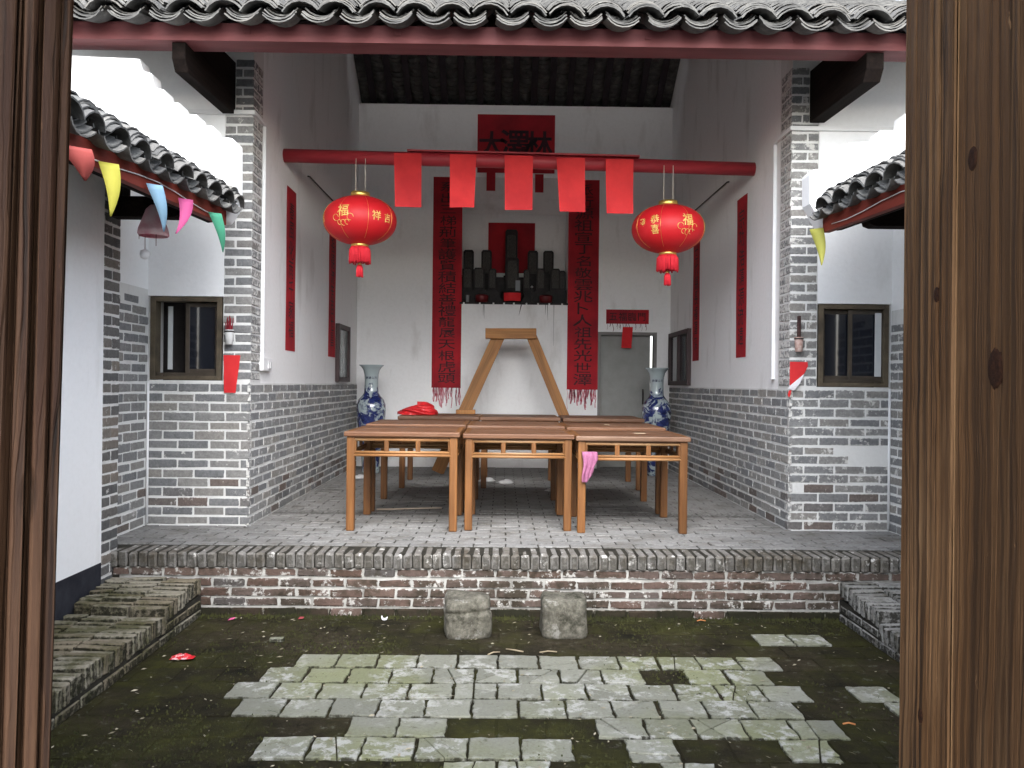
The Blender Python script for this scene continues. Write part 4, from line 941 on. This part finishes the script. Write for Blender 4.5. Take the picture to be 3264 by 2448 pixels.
def incense(x, z, label, body, sticks, used):
    t = thing('incense_holder', label, 'incense holder', (x, FY - .045, z))
    MB().lathe([(.026, 0), (.03, .004), (.037, .125), (.033, .125), (.027, .01)], 18).build('cup', body, t, True)
    MB().lathe([(.038, .105), (.0395, .108), (.0395, .114), (.038, .117)], 18).build('wire_band', 'iron', t, True)
    for k in range(14 if not used else 5):
        a = k * 2.4; r = .006 + .022 * (k / 14); h_ = U(.15, .25) if not used else U(.22, .31)
        MB().tube([(r * cos(a) * .6, r * sin(a) * .6, .02), (r * cos(a) * 1.3 * (.4 if used else 1), r * sin(a) * 1.2, h_)], .0042 if not used else .012, 5).build('incense_stick', sticks, t)
    MB().box(-.004, .004, .036, .05, .1, .12).build('nail', 'iron', t)
incense(-2.467, 1.538, 'white cup of red incense stubs fixed to the brick pier', flat('grimy white cup', (.5, .5, .49)), m_plain('incense stubs', (.16, .01, .02), (.3, .02, .03), 40, .8, 0), False)
incense(2.362, 1.529, 'brown stained cup of burnt incense on the limewashed pier', m_plain('stained cup', (.28, .16, .13), (.5, .38, .34), 30, .7), m_plain('burnt incense', (.025, .014, .014), (.08, .04, .035), 40, .9), True)
# pennants on the eave of the side wing
zf = lambda y: 2.345 + (y - 5.9) * .043
def pennant(y, ytip, drop, col, label, x=-2.10, w_=.10):
    vs = []; n = 8
    for j in range(n + 1):
        v = j / n; yy = y + (ytip - y) * v ** 1.3; hw = w_ / 2 * (1 - v ** 1.5 * .93)
        for k in (-1, 0, 1): vs.append((x + .02 * sin(v * 3) + -.004 * (k == 0) + (1 if x < 0 else -1) * k * hw * .75, yy + k * hw * .66, zf(y) + .03 - drop * v))
    fs = [(j * 3 + k, j * 3 + k + 1, j * 3 + k + 4, j * 3 + k + 3) for j in range(n) for k in range(2)]
    m = flat('pennant ' + label.split()[0], mul(col, .6)); m.node_tree.nodes['Principled BSDF'].inputs['Transmission Weight'].default_value = 0
    o = MB().add(vs, fs).build('pennant', m, None, True); sd = o.modifiers.new('thick', 'SOLIDIFY'); sd.thickness = .0012
    tag(o, label, 'pennant', 'pennants strung along the eaves')
pennant(3.74, 3.84, .13, (.7, .14, .12), 'coral pennant hanging from the red fascia next to the door post', w_=.15)
pennant(4.07, 4.09, .26, (.72, .66, .10), 'yellow pennant hanging from the red fascia beside the door post', w_=.095)
pennant(4.6, 4.73, .24, (.35, .58, .78), 'pale blue pennant hanging from the red fascia', w_=.09)
pennant(5.05, 4.9, .24, (.62, .10, .28), 'deep pink pennant hanging from the red fascia', w_=.09)
pennant(5.56, 5.72, .24, (.12, .55, .33), 'green pennant hanging at the end of the red fascia', w_=.09)
pennant(5.93, 5.83, .28, (.62, .60, .12), 'olive yellow pennant hanging at the opposite eave near the door boards', x=2.10, w_=.10)
for s in (-1, 1):
    mb = MB().tube([(s * 2.14, y, zf(y) + .05 - .02 * sin((y - 2) * 4)) for y in [2 + .25 * k for k in range(16)]], .0035, 5); tag(mb.build('string', flat('white string', (.6, .6, .58)), None, True), 'thin white string along the eave ' + ('carrying five pennants' if s < 0 else 'with one olive pennant'), 'string')
t = thing('paper_lantern', 'faded pink lotus lantern hanging under the side eave', 'lantern', (-2.56, 5.68, 2.23))
vs = []; n = 20
prof = [(.022, .20), (.05, .17), (.075, .1), (.10, .035), (.105, .0), (.095, -.012)]
MB().lathe(prof[::-1], 10, cap=False).build('shade', m_plain('faded pink cloth', (.62, .2, .26), (.78, .62, .62), 5, .8, .1), t, True)
for a, L in ((2.6, .10), (3.6, .04), (5.3, .09)): MB().tube([(.09 * cos(a), .09 * sin(a), -.005), (.09 * cos(a), .09 * sin(a), -L)], .0025, 5).build('ribbon', m_plain('faded ribbon', (.25, .1, .12), (.4, .3, .3), 9, .8, 0), t)
MB().lathe([(.004, -.035), (.028, -.025), (.034, 0), (.028, .025), (.004, .035)], 14, (.09 * cos(2.6), .09 * sin(2.6), -.13)).build('pompom', 'white_pvc', t, True)
MB().tube([(0, 0, .2), (0, 0, .36)], .002, 5).build('cord', 'iron', t)

# ------------------------------------------------------------------ stone blocks and litter in the courtyard
def stoneblock(x, y, label, groove, seed):
    rg = random.Random(seed); nu, nv = 40, 22; vs = []
    ph = [(rg.randint(1, 5), rg.uniform(2, 9), rg.uniform(0, 6)) for _ in range(6)]
    for j in range(nv + 1):
        v = j / nv; z = .255 * v
        for i in range(nu):
            a = 2 * pi * i / nu; c, s_ = cos(a), sin(a); p = 5.5
            r = .155 / (abs(c) ** p + abs(s_) ** p) ** (1 / p)
            k = 1 - .10 * max(0, (v - .82) / .18) ** 2 - .05 * max(0, (.12 - v) / .12) ** 2 - .012 * v
            if groove: k *= 1 - .10 * math.exp(-((v - .70) / .035) ** 2) + .03 * math.exp(-((v - .58) / .08) ** 2)
            k += .008 * sum(sin(m * a + n * v + q) for m, n, q in ph)
            vs.append((r * k * c, r * k * s_, z + .012 * sin(2 * a + seed) * v))
    fs = [(j * nu + i, j * nu + (i + 1) % nu, (j + 1) * nu + (i + 1) % nu, (j + 1) * nu + i) for j in range(nv) for i in range(nu)]
    top = len(vs); r0 = nv * nu
    vs += [(x_ * .5, y_ * .5, z_ + .012) for x_, y_, z_ in vs[r0:r0 + nu]]; fs += [(r0 + i, r0 + (i + 1) % nu, top + (i + 1) % nu, top + i) for i in range(nu)] + [tuple(range(top, top + nu)), tuple(range(nu))[::-1]]
    tag(MB().add(vs, fs).build('stone_block', 'stone', None, True, 0, (x, y, GZ - .004), (0, 0, .12 * groove)), label, 'stone', 'worn stone blocks by the platform')
stoneblock(-.375, 5.58, 'rounded mossy stone block with a groove round its top', True, 3)
stoneblock(.275, 5.6, 'rounded stone block with a pale lichen patch', False, 8)
def scrap(x, y, pts, mat, label, cat, z=GZ + .012, rz=0, name='wrapper'):
    vs = [(px, py, pz) for px, py, pz in pts]; o = MB().add(vs, [tuple(range(len(vs)))]).build(name, mat, None, False, 0, (x, y, z), (0, 0, rz)); sd = o.modifiers.new('thick', 'SOLIDIFY'); sd.thickness = .002; tag(o, label, cat)
wv, wf = [], []
for j in range(5):
    for i in range(9):
        u, v = i / 8, j / 4; wv.append(((u - .5) * .15 * (1 - .35 * abs(v - .5)) + U(-.006, .006), (v - .5) * .075 * (1 - .5 * (u - .5) ** 2) + U(-.005, .005), .004 + .026 * max(0, sin(u * 3.1) * sin(v * 3.1)) * U(.4, 1.2) + U(0, .006)))
wf = [(j * 9 + i, j * 9 + i + 1, (j + 1) * 9 + i + 1, (j + 1) * 9 + i) for j in range(4) for i in range(8)]
o = MB().add(wv, wf).build('wrapper', m_plain('printed red wrapper', (.5, .012, .02), (.66, .4, .42), 28, .3, 0, lo=.55, hi=.62), None, False, 0, (-2.07, 5.0, GZ + .006)); sd = o.modifiers.new('thick', 'SOLIDIFY'); sd.thickness = .001
tag(o, 'crumpled red wrapper on the moss near the mossy kerb', 'wrapper')
scrap(-2.04, 5.80, [(-.02, -.01, 0), (.02, -.012, .01), (.025, .012, .015), (-.01, .015, .008)], flat('pink scrap', (.7, .12, .3)), 'tiny pink scrap at the foot of the platform', 'scrap', name='paper_scrap')
scrap(-1.56, 5.84, [(-.02, -.01, 0), (.015, -.012, .005), (.02, .012, .01), (-.012, .012, .01)], flat('dull red scrap', (.3, .05, .06)), 'tiny dull red scrap at the foot of the platform', 'scrap', name='paper_scrap')
MBx = MB().tube([(.02 * cos(a), .02 * sin(a) * .4, .02 * sin(a) + .03) for a in [pi * (.9 + 1.1 * k / 9) for k in range(10)]], [.001, .004, .007, .009, .010, .010, .009, .007, .004, .001], 6)
tag(MBx.build('shell_scrap', flat('white scrap', (.8, .8, .82), .4), None, True, 0, (-.973, 5.85, GZ)), 'small white crescent scrap by the platform riser', 'scrap')
box_ = MB().box(-.045, .045, -.022, .022, 0, .022).build('rubble', 'slab', None, False, .003, (-1.60, 5.36, GZ + .002), (0, 0, .1)); tag(box_, 'small grey rubble chip on the moss', 'rubble')
for i, (x, y, z, L, a, lab) in enumerate(((-.19, 5.12, GZ + .012, .09, .6, 'short bent twig before the stone blocks'), (-.06, 5.18, GZ + .012, .12, 2.7, 'thin twig between the stone blocks'), (.15, 5.15, GZ + .012, .11, .12, 'short pale stick before the lichen-patched stone'), (1.58, 4.06, GZ + .02, .06, -.1, 'tiny orange stick at the edge of the pale slabs'), (1.28, 5.86, GZ + .012, .06, 0., 'tiny orange stick at the foot of the platform'))):
    col = (.55, .22, .08) if 'orange' in lab else (.33, .27, .18)
    tag(MB().tube([(-L / 2, 0, 0), (0, .008, .004), (L / 2, 0, 0)], .0045, 6).build('twig', flat('twig %d' % i, col), None, True, 0, (x, y, z), (0, 0, a)), lab, 'twig')
# fine litter and moss tufts nobody could count
lm = MB()
for _ in range(420):
    x = U(-W + .05, W - .05); y = 6.0 - 2.9 * R() ** 1.2
    if y > EY - .02: continue
    a = U(0, pi); L = U(.004, .022); q = U(.002, .007)
    lm.add([(x + L * cos(a), y + L * sin(a), GZ + .012), (x - q * sin(a), y + q * cos(a), GZ + .010 + U(0, .008)), (x - L * cos(a), y - L * sin(a), GZ + .012), (x + q * sin(a), y - q * cos(a), GZ + .011)], [(0, 1, 2, 3)])
tag(lm.build('leaf_litter', m_plain('dry litter', (.16, .14, .09), (.4, .36, .27), 3, .9, 0)), 'fine dry leaf litter scattered over the courtyard', 'litter', kind='stuff')
tm = MB()
for k_ in range(17000):
    foot = k_ > 14500
    x = U(-W, W); y = U(3.0, EY) if not foot else EY + .02 - .09 * R() ** 2
    rr = (5.105 - y) / PY; r_ = math.floor(rr)
    if any(a - .03 < x < b_ + .03 for a, b_ in PALE.get(r_, [])) and R() < .95: continue
    if not foot and sin(x * 3.1 + 1.3 * sin(y * 2.2)) + sin(y * 4.3 + x) + U(-1.2, 1.2) < .35: continue
    h_ = U(.005, .014) if not foot else U(.008, .04) * R(); a = U(0, 6.3); q = U(.004, .010)
    tm.add([(x + q * cos(a), y + q * sin(a), GZ - .002), (x + q * cos(a + 2.1), y + q * sin(a + 2.1), GZ - .002), (x + q * cos(a + 4.2), y + q * sin(a + 4.2), GZ - .002), (x, y, GZ + h_)], [(0, 1, 3), (1, 2, 3), (2, 0, 3)])
tag(tm.build('moss', m_plain('moss tufts', (.02, .022, .007), (.05, .052, .014), 4, .95, 0)), 'low dark green moss covering the courtyard slabs', 'moss', kind='stuff')
